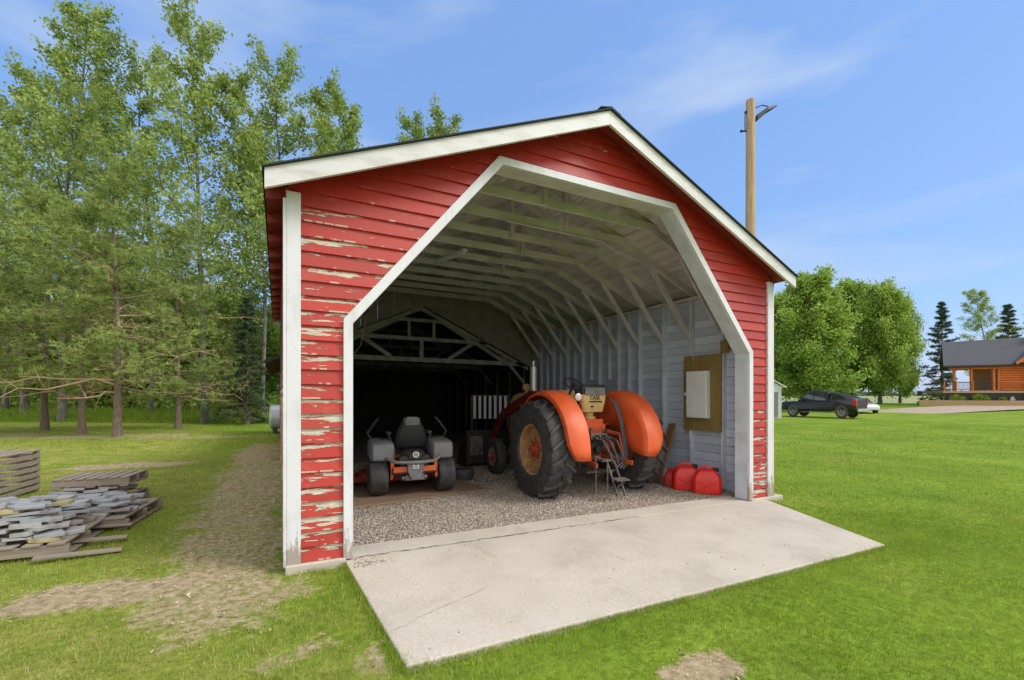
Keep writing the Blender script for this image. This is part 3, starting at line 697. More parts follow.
# wiring conduit across the second tie, fluorescent tube
cb = SB(); yc = FY[1]-.06
cb.tube([(2.9, yc, 4.16), (3.4, yc, 4.15), (4.6, yc, 4.14), (4.95, yc, 4.02), (5.9, yc, roofz(5.9)-.19), (6.6, yc, roofz(6.6)-.19)], .011, 6)
cb.tube([(6.70, 1.35, 3.3), (6.71, 1.35, 3.0), (6.69, 1.30, 2.7), (6.71, 1.32, 2.3)], .008, 5)
cb.build('wiring_cable', M['frame'], shed, smooth=True)
lt = empty('tube_lamp', (2.75, 3.35, 4.10), .25, 'unlit fluorescent tube fitting hung under the collar ties', 'lamp')
mb = MB(); mb.box((0, 0, .03), (.09, .95, .05)); mb.build('lamp_housing', M['white'], lt, bevel=.006)
mb = MB(); mb.tube([(0, -.44, -.012), (0, .44, -.012)], .018, 10); mb.build('lamp_tube', M['white'], lt, smooth=True)

# ------------------------------------------------------------------ older lower shed joined on behind
rear = empty('rear_shed', (0, 7.42, 0), 0, 'lower old shed joined behind, its roof frame in the gloom', 'shed')
RP, RS = 4.05, .46; RXM = W/2-.1; YE = 8.4
def rz_(x): return RP-RS*abs(x-RXM)
def RB():
    m = MB(); m.T = SH; return m
mb = RB()     # partition boards above the old roof line
nb = 16
for k in range(nb):
    xa = .12+(W-.24)*k/nb; xb = .12+(W-.24)*(k+1)/nb-.006
    q = [(xa, max(rz_(xa), 0)-.02), (xb, max(rz_(xb), 0)-.02), (xb, roofz(xb)-.035), (xa, roofz(xa)-.035)]
    if k == nb//2-1 or k == nb//2: pass
    quad(mb, q, -.02, .0)
mb.build('gable_boards', M['partition'], rear)
for sgn in (1, -1):
    q = [(RXM+sgn*3.72, rz_(RXM+3.72)), (RXM, RP), (RXM, RP+.05), (RXM+sgn*3.72, rz_(RXM+3.72)+.05)]
    mb = RB(); quad(mb, q, .01, YE); mb.build('roof', M['shingle'], rear)
    q = [(RXM+sgn*3.70, rz_(RXM+3.70)-.03), (RXM, RP-.03), (RXM, RP-.003), (RXM+sgn*3.70, rz_(RXM+3.70)-.003)]
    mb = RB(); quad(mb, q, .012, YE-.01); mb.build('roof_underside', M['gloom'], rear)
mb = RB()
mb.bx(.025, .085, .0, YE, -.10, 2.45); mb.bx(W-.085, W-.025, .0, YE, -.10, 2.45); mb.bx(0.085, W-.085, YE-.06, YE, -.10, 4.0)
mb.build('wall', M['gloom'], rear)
mb = RB(); mb.bx(-.004, .022, .90, YE, -.05, 2.44); mb.build('outer_boards', M['redplain'], rear)
for y in (.05, 2.4, 4.8):
    def ch(name, a, b, w=.05, h=.10, dy=0):
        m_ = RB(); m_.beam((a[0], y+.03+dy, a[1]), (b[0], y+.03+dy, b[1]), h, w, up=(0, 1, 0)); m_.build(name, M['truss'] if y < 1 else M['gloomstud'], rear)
    for sgn in (1, -1):
        ch('truss_chord', (RXM+sgn*3.3, rz_(RXM+3.3)-.10), (RXM, RP-.10))
        ch('truss_arch', (RXM+sgn*2.55, rz_(RXM+2.55)-.28), (RXM+sgn*.62, RP-.42), dy=.055)
        ch('truss_web', (RXM+sgn*1.55, 3.10), (RXM+sgn*.80, 2.62), dy=.055)
        ch('truss_post', (RXM+sgn*.34, 3.12), (RXM+sgn*.34, RP-.45), dy=-.055, h=.07)
        ch('truss_post', (RXM+sgn*1.25, 3.12), (RXM+sgn*1.25, rz_(RXM+1.25)-.30), dy=-.055, h=.07)
        ch('knee_brace', (RXM+sgn*2.4, 2.85), (RXM+sgn*3.2, 2.0), dy=.055, h=.08)
    ch('truss_arch', (RXM-.62, RP-.42), (RXM+.62, RP-.42), dy=.055, h=.09)
    ch('truss_tie', (.35, 3.12), (W-.35, 3.12)); ch('truss_tie', (.15, 2.56), (W-.15, 2.56), h=.12)
    ch('truss_post', (RXM, 2.6), (RXM, 3.1), dy=-.055)
mb = RB()
for k in range(8):
    y = .6+k*1.0
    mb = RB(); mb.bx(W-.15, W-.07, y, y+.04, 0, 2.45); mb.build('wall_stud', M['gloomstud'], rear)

# pulley block with rope hanging in the gloom
pb = empty('rope_pulley', (1.55, 5.2, 3.3), 0, 'dark rope pulley hanging from the roof at left', 'pulley')
mb = MB(); mb.lathe([(0, -.03), (.06, -.03), (.045, 0), (.06, .03), (0, .03)], axis='Y', n=16); mb.box((0, 0, .06), (.05, .08, .12)); mb.build('pulley_block', M['black'], pb, smooth=True)
mb = MB(); mb.tube([(0, 0, .1), (.02, 0, .5), (.0, 0, 1.0)], .008, 5); mb.tube([(.05, 0, 0), (-.1, 0, -.7), (-.5, .3, -1.3)], .010, 5); mb.tube([(-.05, 0, 0), (-.35, 0, -.8), (-.8, .3, -1.4)], .010, 5); mb.build('rope', M['twig'], pb)

# ------------------------------------------------------------------ floor, slab
mb = SB(); mb.bx(.14, W-.14, .25, 15.6, -.06, -.002); o = mb.build('gravel_floor', M['gravelbed']); tag(o, 'gravel bed of the shed floor', kind='structure')
mb = SB(); q = [(.50, -.015), (.60, -1.99), (5.84, -2.05), (6.78, -.015)]
mb.add([(x, y, -.10) for x, y in q]+[(x, y, .016) for x, y in q], [(0, 1, 2, 3), (7, 6, 5, 4), (0, 4, 5, 1), (1, 5, 6, 2), (2, 6, 7, 3), (3, 7, 4, 0)])
o = mb.build('concrete_slab', M['concrete'], bevel=.012); tag(o, 'pale concrete slab in front of the shed opening', kind='structure')
mb = SB(); mb.bx(A0+.03, W-A0-.05, -.008, .36, -.10, .020); o = mb.build('threshold_strip', M['concrete'], bevel=.008); tag(o, 'concrete strip inside the shed opening', kind='structure')
M['crack'] = pm('dirt filled crack', (.10, .085, .065), .95, scale=30)
mb = SB(); rc_ = random.Random(12)
def crack(p, q, w_, n_, z_):
    P_ = [(p[0]+(q[0]-p[0])*k/n_+rc_.uniform(-.012, .012), p[1]+(q[1]-p[1])*k/n_+rc_.uniform(-.014, .014)) for k in range(n_+1)]
    for a_, b_ in zip(P_, P_[1:]):
        d_ = Vector((b_[0]-a_[0], b_[1]-a_[1], 0)).normalized(); nn = Vector((-d_.y, d_.x, 0))*w_*rc_.uniform(.3, 1)
        mb.add([(a_[0]-nn.x, a_[1]-nn.y, z_), (b_[0]-nn.x, b_[1]-nn.y, z_), (b_[0]+nn.x, b_[1]+nn.y, z_), (a_[0]+nn.x, a_[1]+nn.y, z_)], [(0, 1, 2, 3)])
crack((.52, -.012), (4.2, -.012), .007, 60, .0215); crack((.62, -1.55), (1.45, -1.20), .0016, 18, .018)
o = mb.build('slab_crack', M['crack']); tag(o, 'dirt filled joint and hairline cracks in the slab', kind='structure')
# loose gravel
r = np.random.RandomState(8)
def stones(n, xs, ys, s0, s1, zoff, dens=None):
    x = r.uniform(*xs, n); y = r.uniform(*ys, n)
    if dens is not None: k = dens(x, y) > r.rand(n); x = x[k]; y = y[k]
    n = len(x); s = r.uniform(s0, s1, n); base = np.array([(1, 0, 0), (-1, 0, 0), (0, 1, 0), (0, -1, 0), (0, 0, 1), (0, 0, -1)], float)
    V = base[None]*s[:, None, None]*r.uniform(.6, 1.2, (n, 6, 1))*np.stack([r.uniform(.8, 1.4, n), r.uniform(.7, 1.1, n), r.uniform(.45, .8, n)], -1)[:, None]
    V += r.uniform(-.25, .25, (n, 6, 3))*s[:, None, None]
    a = r.uniform(0, 6.28, n); c, q = np.cos(a)[:, None], np.sin(a)[:, None]
    X = V[:, :, 0]*c-V[:, :, 1]*q; Y = V[:, :, 0]*q+V[:, :, 1]*c
    V = np.stack([X+x[:, None], Y+y[:, None], V[:, :, 2]+(-.01*x+zoff+s*.3)[:, None]], -1)
    Fb = np.array([(0, 2, 4), (2, 1, 4), (1, 3, 4), (3, 0, 4), (2, 0, 5), (1, 2, 5), (3, 1, 5), (0, 3, 5)])
    Fs = (Fb[None]+6*np.arange(n)[:, None, None]).reshape(-1, 3)
    return V.reshape(-1, 3), Fs, np.repeat(r.rand(n)**1.3, 8)
P1 = stones(52000, (.55, 6.7), (.33, 2.9), .006, .015, 0, lambda x, y: 1.0*(y > .36+.04*np.sin(x*7)))
P2 = stones(22000, (.6, 6.7), (2.9, 6.5), .009, .019, 0)
P3 = stones(70, (.7, 6.2), (-1.9, .3), .004, .010, .018)
P4 = stones(90, (.56, .86), (-.30, -.06), .004, .014, .018)
off = 0; VV = []; FF = []; AA = []
for v, f, a in (P1, P2, P3, P4): VV.append(v); FF.append(f+off); AA.append(a); off += len(v)
tag(bigmesh('loose_gravel', np.concatenate(VV), np.concatenate(FF), M['gravelstone'], np.concatenate(AA)), 'grey and tan gravel covering the shed floor', 'gravel', kind='stuff')
# plywood sheet under the mower
mb = MB(); pA, pB = G(489, 489), G(352, 509)
dirv = (pB-pA).normalized(); 
mb.T = SH
mb.add([(x_, y_, z_) for z_ in (.012, .030) for x_, y_ in ((.62, 1.98), (3.12, 2.42), (2.9, 3.9), (.62, 3.9))], [(0, 1, 2, 3), (7, 6, 5, 4), (0, 4, 5, 1), (1, 5, 6, 2), (2, 6, 7, 3), (3, 7, 4, 0)])
o = mb.build('plywood_sheet', M['ply'], bevel=.003); tag(o, 'muddy brown plywood sheet lying under the mower', 'plywood sheet')

# ------------------------------------------------------------------ wheels
def tyre(mb, R_, w, rr, n=40):
    """tyre carcass of radius R_, width w, rim radius rr, axis X"""
    h = w/2
    prof = [(rr, -h*.72), (rr+.03*R_, -h*.95), (rr+(R_-rr)*.5, -h*1.04), (R_*.94, -h*.93), (R_*.985, -h*.72), (R_, -h*.3), (R_*1.002, 0), (R_, h*.3), (R_*.985, h*.72), (R_*.94, h*.93), (rr+(R_-rr)*.5, h*1.04), (rr+.03*R_, h*.95), (rr, h*.72)]
    mb.lathe(prof, n=n)
def lugs(mb, R_, w, n, hh, lw, sweep=.55):
    h = w/2
    for k in range(n):
        for s in (-1, 1):
            a0 = 2*math.pi*(k+(.5 if s > 0 else 0))/n
            pts = []
            for t in (0.0, .5, 1.0):
                x = s*h*(-.06+1.04*t); a = a0+sweep*t*(2*math.pi/n)*1.25
                rad = R_-.008-(.045*R_*t**4)
                pts.append((x, a, rad))
            ring = []
            for (x, a, rad) in pts:
                da = lw/2/R_; q = []
                for (rr_, aa) in ((rad-.015, a-da*1.25), (rad-.015, a+da*1.25), (rad+hh, a+da*.8), (rad+hh, a-da*.8)):
                    q.append((x, rr_*math.cos(aa), rr_*math.sin(aa)))
                ring.append(q)
            mb.loft(ring)
def wheel(parent, loc, R_, w, rr, rim, hub, lugn=0, lugh=.03, lugw=.05, side=-1, name='rear_wheel', dish=.1, hole=True):
    t = MB(); t.T = Matrix.Translation(loc); tyre(t, R_, w, rr)
    if lugn: lugs(t, R_, w, lugn, lugh, lugw)
    o = t.build(name, M['rubber'], parent, smooth=True)
    t = MB(); t.T = Matrix.Translation(loc); h = w/2
    t.lathe([(rr+.018, side*h*.86), (rr+.012, side*h*.80), (rr*.93, side*h*.70), (rr*.90, side*(h*.70-dish)), (rr*.55, side*(h*.72-dish)), (rr*.50, side*(h*.80-dish)), (.0, side*(h*.80-dish))], n=32)
    t.lathe([(rr+.018, -side*h*.86), (rr*.93, -side*h*.70), (rr*.90, -side*h*.3), (0, -side*h*.3)], n=32)
    t.build('rim', rim, o, smooth=True)
    t = MB(); t.T = Matrix.Translation(loc); hx = side*(h*.80-dish)
    t.lathe([(rr*.34, hx), (rr*.32, hx+side*.03), (rr*.16, hx+side*.04), (rr*.14, hx+side*.11), (0, hx+side*.11)], n=20)
    for k in range(8):
        a = k*math.pi/4; t.lathe([(.014, 0), (.014, side*.03), (0, side*.03)], c=(hx, rr*.42*math.cos(a), rr*.42*math.sin(a)), n=6)
    t.build('hub', hub, o, smooth=True)
    return o

# ------------------------------------------------------------------ tractor  (+Y forward, +X right, origin on floor under rear axle)
rc = at(586, 7.78); tr = empty('farm_tractor', (rc.x, rc.y, -.01*rc.x), -(YAW-R(25.5)), 'old orange and cream farm tractor with front loader, parked nose in', 'tractor')
RR, RW = .76, .44; TX = .88
for s in (-1, 1): wheel(tr, (s*TX, 0, RR), RR, RW, .40, M['tanrim'], M['orange_old'], 20, .045, .060, side=s)
for s in (-1, 1): wheel(tr, (s*.70, 2.22, .37), .37, .20, .20, M['greyrim'], M['orange_old'], side=s, name='front_wheel', dish=.02)
# fenders: crown over the wheel plus inner side plate
for s in (-1, 1):
    x_in, x_out = s*.50, s*.92; RFn = .91; rings = []
    A_ = [R(a) for a in range(-8, 192, 8)]        # angle from the rear horizontal, over the top, to the front
    def fp(a, x, rad): return (x, -rad*math.cos(a), RR+.03+rad*math.sin(a))
    prof = [(x_in, .30), (x_in, .60), (x_in, .83), (x_in+s*.015, .868), (x_in+s*.05, RFn), (x_in+s*.20, RFn+.012), (x_out-s*.10, RFn+.006), (x_out-s*.03, RFn-.02), (x_out, RFn-.075)]
    vs = []; fs = []; n = len(prof)
    for i, a in enumerate(A_):
        e = min(1, (i+.6)/3.0); e2 = min(1, (len(A_)-i-.4)/3.0); k = min(e, e2)
        wk = math.sqrt(max(0, 1-(1-k)**2))*.62+.38*k if k < 1 else 1
        for (x, rad) in prof:
            xx = x_in+(x-x_in)*(.35+.65*wk)
            lim = .30+.0*k
            if rad < .8:
                rad = max(rad, .0); rad = RFn-(RFn-rad)*(wk)
            vs.append(fp(a, xx, rad))
    for i in range(len(A_)-1):
        for j in range(n-1): fs.append((i*n+j, i*n+j+1, (i+1)*n+j+1, (i+1)*n+j))
    mb = MB(); mb.add(vs, fs); o = mb.build('fender', M['orange'], tr, smooth=True)
    so = o.modifiers.new('s', 'SOLIDIFY'); so.thickness = .012; so.offset = -1
    # lamp on the fender
lampo = MB(); lampo.lathe([(0, .05), (.03, .045), (.055, .02), (.065, 0)], c=(-.46, -.46, 1.60), axis='Y', n=20); lampo.beam((-.52, -.40, 1.50), (-.46, -.44, 1.57), .02, .02)
lo = lampo.build('work_lamp', M['orange'], tr, smooth=True)
mb = MB(); mb.lathe([(.060, 0), (.045, -.012), (0, -.02)], c=(-.46, -.463, 1.60), axis='Y', n=20); mb.build('lamp_glass', M['lamp'], lo, smooth=True)
# rear axle housing and gearbox
mb = MB(); mb.lathe([(0, -.62), (.09, -.62), (.10, -.45), (.15, -.25), (.20, -.18), (.20, .18), (.15, .25), (.10, .45), (.09, .62), (0, .62)], c=(0, 0, RR), n=20); mb.build('rear_axle', M['orange_old'], tr, smooth=True)
mb = MB(); mb.box((0, .30, .80), (.40, .95, .50)); mb.box((0, -.10, 1.0), (.34, .30, .22)); mb.build('gearbox', M['orange_old'], tr, bevel=.03)
mb = MB(); mb.box((0, .28, 1.13), (.95, .62, .025)); mb.box((-.52, .45, .80), (.28, .35, .02)); mb.build('platform', M['orange_old'], tr, bevel=.004)
# engine and hood
mb = MB(); mb.box((0, 1.45, .78), (.34, 1.5, .42)); mb.box((.0, 1.3, 1.02), (.30, .9, .16)); mb.lathe([(0, -.1), (.09, -.1), (.09, .12), (0, .12)], c=(-.24, 1.2, .75), axis='Z', n=14); mb.box((-.22, 1.6, .9), (.12, .4, .18)); mb.build('engine', M['cast'], tr, bevel=.02)
mb = MB(); rings = []
for y, hw, zt, zb in ((.62, .235, 1.68, 1.12), (.70, .25, 1.72, 1.10), (1.6, .25, 1.70, 1.08), (2.35, .245, 1.67, .97), (2.55, .235, 1.63, .80), (2.60, .20, 1.56, .80)):
    pts = []
    for (u, v) in ((-1, 0), (-1, .55), (-.96, .8), (-.75, .95), (-.3, 1), (.3, 1), (.75, .95), (.96, .8), (1, .55), (1, 0)): pts.append((u*hw, y, zb+(zt-zb)*v))
    rings.append(pts)
mb.loft(rings); mb.build('hood', M['cream'], tr, smooth=True)
mb = MB(); mb.box((0, 2.56, .98), (.46, .10, .62)); mb.build('grille', M['orange_old'], tr, bevel=.02)
mb = MB(); mb.box((-.256, 1.6, 1.30), (.012, 1.2, .10)); mb.box((.256, 1.6, 1.30), (.012, 1.2, .10)); mb.build('hood_stripe', M['orange'], tr, bevel=.003)
mb = MB(); mb.tube([(-.02, 1.85, 1.46), (-.02, 1.85, 1.66), (-.02, 1.85, 1.68)], [.03, .03, .055], 14); mb.tube([(-.02, 1.85, 1.68), (-.02, 1.85, 2.20), (-.02, 1.85, 2.22)], [.074, .074, .035], 16); mb.tube([(-.02, 1.85, 2.22), (-.02, 1.85, 2.32)], .03, 12)
mb.build('exhaust_stack', M['chrome'], tr, smooth=True)
mb = MB(); mb.tube([(-.02, 2.15, 1.6), (-.02, 2.15, 1.74)], .035, 12); mb.lathe([(0, 1.73), (.08, 1.73), (.10, 1.79), (.07, 1.85), (0, 1.87)], c=(-.02, 2.15, 0), axis='Z', n=18); mb.build('air_cleaner', M['cream'], tr, smooth=True)
# dashboard and steering wheel
mb = MB(); mb.box((0, .62, 1.50), (.34, .18, .40), Matrix.Rotation(R(-20), 3, 'X')); mb.build('dashboard', M['cream'], tr, bevel=.02)
mb = MB(); c0 = Vector((-.02, .34, 1.82)); Rt = Matrix.Rotation(R(38), 3, 'X'); pts = [c0+Rt @ Vector((.175*math.cos(a), .175*math.sin(a), 0)) for a in [2*math.pi*k/28 for k in range(29)]]
mb.tube(pts, .011, 8, cap=False)
for a in (R(90), R(210), R(330)): mb.tube([c0+Rt @ Vector((0, 0, -.03)), c0+Rt @ Vector((.172*math.cos(a), .172*math.sin(a), 0))], .009, 6)
mb.ball(c0+Rt @ Vector((0, 0, -.02)), .035); mb.build('steering_wheel', M['black'], tr, smooth=True)
mb = MB(); mb.tube([c0+Rt @ Vector((0, 0, -.03)), (0, .64, 1.5)], .02, 10); mb.tube([(.14, .62, 1.4), (.16, .50, 1.62)], .008, 6); mb.ball((.16, .50, 1.63), .02); mb.tube([(.1, .4, 1.15), (.12, .34, 1.45)], .01, 6); mb.ball((.12, .34, 1.46), .022); mb.build('control_levers', M['cast'], tr, smooth=True)
# seat
seat = MB(); seat.box((0, .02, 1.42), (.46, .42, .10)); so = seat.build('seat_cushion', M['seatblack'], tr, bevel=.035, seg=3, smooth=True)
mb = MB(); mb.T = Matrix.Translation((0, -.20, 1.51)) @ Matrix.Rotation(R(8), 4, 'X')
rings = []
for zz_, hw in ((-.16, .205), (.0, .235), (.12, .245), (.135, .24)): rings.append([(x*hw, yy, zz_) for x, yy in ((-1, .06), (-1, -.01), (-.85, -.04), (.85, -.04), (1, -.01), (1, .06))])
mb.loft(rings); sb_ = mb.build('seat_back_panel', M['cream'], tr, bevel=.008)
mb = MB(); mb.T = Matrix.Translation((0, -.205, 1.70)) @ Matrix.Rotation(R(8), 4, 'X')
mb.box((0, .0, 0), (.50, .10, .20)); mb.build('backrest', M['seatblack'], tr, bevel=.045, seg=4, smooth=True)
mb = MB(); mb.T = Matrix.Translation((0, -.265, 1.685)) @ Matrix.Rotation(R(8), 4, 'X'); mb.box((0, 0, 0), (.40, .02, .13)); mb.build('backrest_cover', M['seatgrey'], tr, bevel=.009, seg=2, smooth=True)
mb = MB(); mb.T = Matrix.Translation((0, -.243, 1.50)) @ Matrix.Rotation(R(8), 4, 'X'); mb.box((.02, 0, .02), (.25, .008, .022)); mb.box((-.04, 0, -.06), (.05, .008, .03)); mb.build('panel_slot', M['black'], sb_)
def text(body, size, mat, parent, Mx, name='lettering', ext=.003, bold=.0):
    cu = bpy.data.curves.new('t', 'FONT'); cu.body = body; cu.size = size; cu.extrude = ext; cu.offset = bold; cu.align_x = 'CENTER'; cu.align_y = 'CENTER'
    o = bpy.data.objects.new('t', cu); COL.objects.link(o); bpy.context.view_layer.update()
    me = bpy.data.meshes.new_from_object(o.evaluated_get(bpy.context.evaluated_depsgraph_get())); bpy.data.objects.remove(o)
    me.name = name; me.materials.clear(); me.materials.append(mat); q = bpy.data.objects.new(name, me); COL.objects.link(q); q.parent = parent; q.matrix_local = Mx; return q
text('CASE', .085, M['black'], sb_, Matrix.Translation((0, -.252, 1.58)) @ Matrix.Rotation(R(98), 4, 'X'), bold=.002)
mb = MB(); mb.lathe([(.12, 1.14), (.10, 1.18), (.13, 1.22), (.13, 1.26), (.09, 1.28), (.09, 1.33), (.15, 1.36), (0, 1.36)], c=(0, -.06, 0), axis='Z', n=20); mb.box((0, -.06, 1.12), (.30, .24, .05)); mb.build('seat_pedestal', M['cream'], tr, smooth=True)
mb = MB(); mb.box((.02, -.16, 1.10), (.42, .16, .09)); mb.box((.02, -.20, 1.18), (.34, .05, .10)); mb.build('hydraulic_cover', M['orange'], tr, bevel=.012)
# hydraulic valve block, couplers, PTO
mb = MB(); mb.box((.06, -.24, .95), (.34, .12, .10)); 
for k in range(5): mb.lathe([(.022, 0), (.022, -.08), (.014, -.11), (0, -.11)], c=(-.06+.06*k, -.30, .93+.03*(k % 2)), axis='Y', n=10)
mb.box((.05, -.22, 1.04), (.28, .05, .05)); mb.tube([(-.1, -.25, 1.0), (-.12, -.32, 1.10)], .012, 6); mb.tube([(.2, -.25, 1.0), (.2, -.34, 1.06)], .012, 6)
mb.build('valve_block', M['steel'], tr, bevel=.004)
mb = MB(); mb.box((0, -.16, .80), (.40, .10, .26)); mb.lathe([(.10, -.20), (.11, -.22), (.11, -.26), (.05, -.27), (.05, -.36), (0, -.36)], c=(.0, 0, .74), axis='Y', n=18); mb.build('power_take_off', M['cast'], tr, bevel=.01)
# lift arms, drawbar, hitch, chains
for s in (-1, 1):
    mb = MB(); mb.beam((s*.22, -.05, .62), (s*.34, -.78, .56), .035, .07); mb.beam((s*.16, -.12, 1.05), (s*.30, -.5, 1.0), .03, .05); mb.beam((s*.30, -.5, 1.0), (s*.32, -.60, .58), .022, .03)
    mb.build('lift_arm', M['orange_old'], tr, bevel=.006)
mb = MB(); mb.beam((0, .1, .42), (0, -.66, .42), .09, .035); mb.box((0, -.40, .40), (.55, .07, .035)); mb.lathe([(.03, 0), (.03, .09), (0, .09)], c=(0, -.60, .42), axis='Z', n=10); mb.build('drawbar', M['oldsteel'], tr, bevel=.004)
mb = MB(); mb.box((-.02, -.55, .60), (.24, .16, .03)); mb.box((-.22, -.66, .66), (.22, .10, .02), Matrix.Rotation(R(20), 3, 'Y')); mb.box((.05, -.86, .34), (.24, .15, .014), Matrix.Rotation(R(8), 3, 'X'))
for (x0, x1) in ((-.02, .0), (.12, .15)): mb.beam((x0, -.60, .58), (x1, -.84, .08), .025, .03)
mb.beam((-.05, -.72, .10), (.13, -.84, .30), .02, .03); mb.build('hitch_step', M['oldsteel'], tr, bevel=.003)
mb = MB()
for x, y, z0, z1 in ((-.30, -.70, .64, .06), (-.16, -.80, .62, .04)):
    q = 0
    zc = z0
    while zc > z1: mb.lathe([(.012, -.004), (.016, 0), (.012, .004), (.008, 0)], c=(x, y, zc), axis='X' if q % 2 else 'Y', n=8, closed=True); zc -= .024; q += 1
mb.build('check_chain', M['steel'], tr, smooth=True)
mb = MB(); rr2 = random.Random(4)
for k in range(6):
    x0 = -.05+.06*k; d = k*.03
    mb.tube([(x0, -.36, .94), (x0+.03, -.50-d*.4, .90), (x0+.10, -.56-d*.3, .72-d*.3), (.25+d, -.55, .56-d*.5), (.42+d*.5, -.48, .66), (.44+d*.5, -.42, .9), (.40+.012*k, -.40, 1.2), (.36+.014*k, -.30, 1.5), (.33, -.12, 1.60)], .013, 6) if k % 2 == 0 else mb.tube([(x0, -.36, .94), (x0+.02, -.52, .86), (x0+.08, -.60, .62-d), (.1+d, -.66, .50-d*.3), (.26+d, -.62, .56), (.28, -.50, .66)], .012, 6)
mb.build('hydraulic_hose', M['hose'], tr, smooth=True)
# front axle
mb = MB(); mb.beam((-.66, 2.22, .42), (.66, 2.22, .42), .09, .09); mb.beam((0, 2.22, .42), (0, 2.3, .85), .12, .2); mb.build('front_axle', M['cast'], tr, bevel=.01)
# front loader
for s in (-1, 1):
    mb = MB(); x = s*.47
    mb.beam((x, .80, .70), (x, .95, 1.60), .07, .12, up=(0, 1, 0)); mb.beam((x, 1.25, .6), (x, .95, 1.15), .05, .08, up=(0, 1, 0))
    mb.build('loader_post', M['darkred'], tr, bevel=.008)
    mb = MB(); pts = [(x, .70, 1.62), (x, 1.05, 1.63), (x, 1.75, 1.42), (x, 2.35, 1.20), (x, 2.75, .90), (x, 3.12, .35)]
    rings = []
    for (px_, py_, pz_), hh in zip(pts, (.06, .08, .085, .09, .085, .07)):
        rings.append([(px_-.045, py_, pz_-hh), (px_+.045, py_, pz_-hh), (px_+.045, py_+.02, pz_+hh), (px_-.045, py_+.02, pz_+hh)])
    mb.loft(rings); mb.build('loader_arm', M['darkred'], tr, bevel=.006)
    mb = MB(); mb.tube([(x-s*.0, 1.15, .72), (x, 2.0, 1.18)], .035, 12); mb.tube([(x, 2.0, 1.18), (x, 2.3, 1.22)], .018, 8); mb.build('loader_cylinder', M['steel'], tr, smooth=True)
mb = MB(); bw = 1.02
prof = [(3.12, .80), (3.05, .84), (3.10, .10), (3.25, .03), (3.80, .02), (3.80, .04), (3.27, .055), (3.14, .14), (3.12, .80)]
rings = [[(x, y, z) for (y, z) in prof[:-1]] for x in (-bw, bw)]
mb.loft(rings, cap=False)
for x in (-bw, bw-.02): mb.add([(x, 3.10, .82), (x, 3.10, .08), (x, 3.8, .02), (x, 3.45, .62), (x+.02, 3.10, .82), (x+.02, 3.10, .08), (x+.02, 3.8, .02), (x+.02, 3.45, .62)], [(0, 1, 2, 3), (7, 6, 5, 4), (0, 4, 5, 1), (1, 5, 6, 2), (2, 6, 7, 3), (3, 7, 4, 0)])
for x in (-.62, -.3, .3, .62): mb.box((x, 3.04, .5), (.03, .10, .5))
bk = mb.build('loader_bucket', M['cast'], tr)
mb = MB(); mb.box((-.80, 3.055, .50), (.30, .02, .42)); mb.build('bucket_plate', M['steel'], bk, bevel=.004)

# ------------------------------------------------------------------ zero turn mower (+Y forward)
mc_ = at(411.5, 7.43); mw = empty('riding_mower', (mc_.x, mc_.y+.0, -.01*mc_.x+.032), -(YAW-R(22.5)), 'zero turn riding mower, orange and charcoal, seen from its rear', 'mower')
for s in (-1, 1):
    t = MB(); t.T = Matrix.Translation((s*.53, 0, .30)); tyre(t, .30, .28, .13, 36)
    for k in range(44):
        for j in range(7):
            a = 2*math.pi*(k+.5*(j % 2))/44; x = -.105+j*.035; rad = .300-.006*abs(j-3)**1.3/2
            Mx = Matrix.Translation((x, rad*math.cos(a), rad*math.sin(a))) @ Matrix.Rotation(a, 4, 'X'); T0 = t.T; t.T = T0 @ Mx; t.box((0, 0, 0), (.027, .014, .030)); t.T = T0
    o = t.build('rear_wheel', M['rubber'], mw, smooth=True)
    t = MB(); t.T = Matrix.Translation((s*.53, 0, .30)); t.lathe([(.135, s*.115), (.12, s*.10), (.11, s*.05), (0, s*.05)], n=24); t.lathe([(.135, -s*.115), (.12, -s*.08), (0, -s*.05)], n=24); t.build('rim', M['mgrey'], o, smooth=True)
    # tanks over the wheels
    t = MB(); rings = []
    for zz_, k in ((.60, .86), (.63, .98), (.80, 1.0), (.88, .93), (.905, .78)):
        rings.append([(s*.47+x*.185*k, .12+y*.33*k, zz_+(0.02*y)) for x, y in ((-1, -.8), (-.8, -1), (.8, -1), (1, -.8), (1, .8), (.8, 1), (-.8, 1), (-1, .8))])
    t.loft(rings); o2 = t.build('side_tank', M['mgrey'], mw, smooth=True, bevel=.01)
    t = MB(); t.lathe([(.045, .90), (.045, .935), (0, .94)], c=(s*.42, .2, 0), axis='Z', n=16); t.build('tank_cap', M['mdark'], o2, smooth=True)
    t = MB(); t.tube([(s*.50, .30, .80), (s*.62, .32, .95), (s*.66, .34, 1.02), (s*.52, .36, 1.22), (s*.47, .37, 1.28)], [.022, .022, .022, .028, .024], 8); t.build('steering_lever', M['black'], mw, smooth=True)
    t = MB(); t.tube([(s*.26, .14, .74), (s*.34, .14, .98), (s*.34, .44, 1.0)], .02, 8); t.box((s*.33, .30, 1.02), (.07, .30, .05)); t.build('armrest', M['mdark'], mw, bevel=.015)
    t = MB(); t.bx(s*.335, s*.365, -.24, .02, .28, .62); t.add([(s*.30, -.26, .62), (s*.365, -.26, .62), (s*.365, -.26, .30), (s*.33, -.26, .30), (s*.30, -.10, .62), (s*.365, -.10, .62), (s*.365, -.10, .30), (s*.33, -.10, .30)], [(0, 1, 2, 3), (7, 6, 5, 4), (0, 4, 5, 1), (1, 5, 6, 2), (2, 6, 7, 3), (3, 7, 4, 0)]); t.build('engine_guard', M['morange'], mw, bevel=.006)
t = MB(); t.box((0, -.315, .455), (.66, .03, .09)); t.build('rear_cross_plate', M['morange'], mw, bevel=.005)
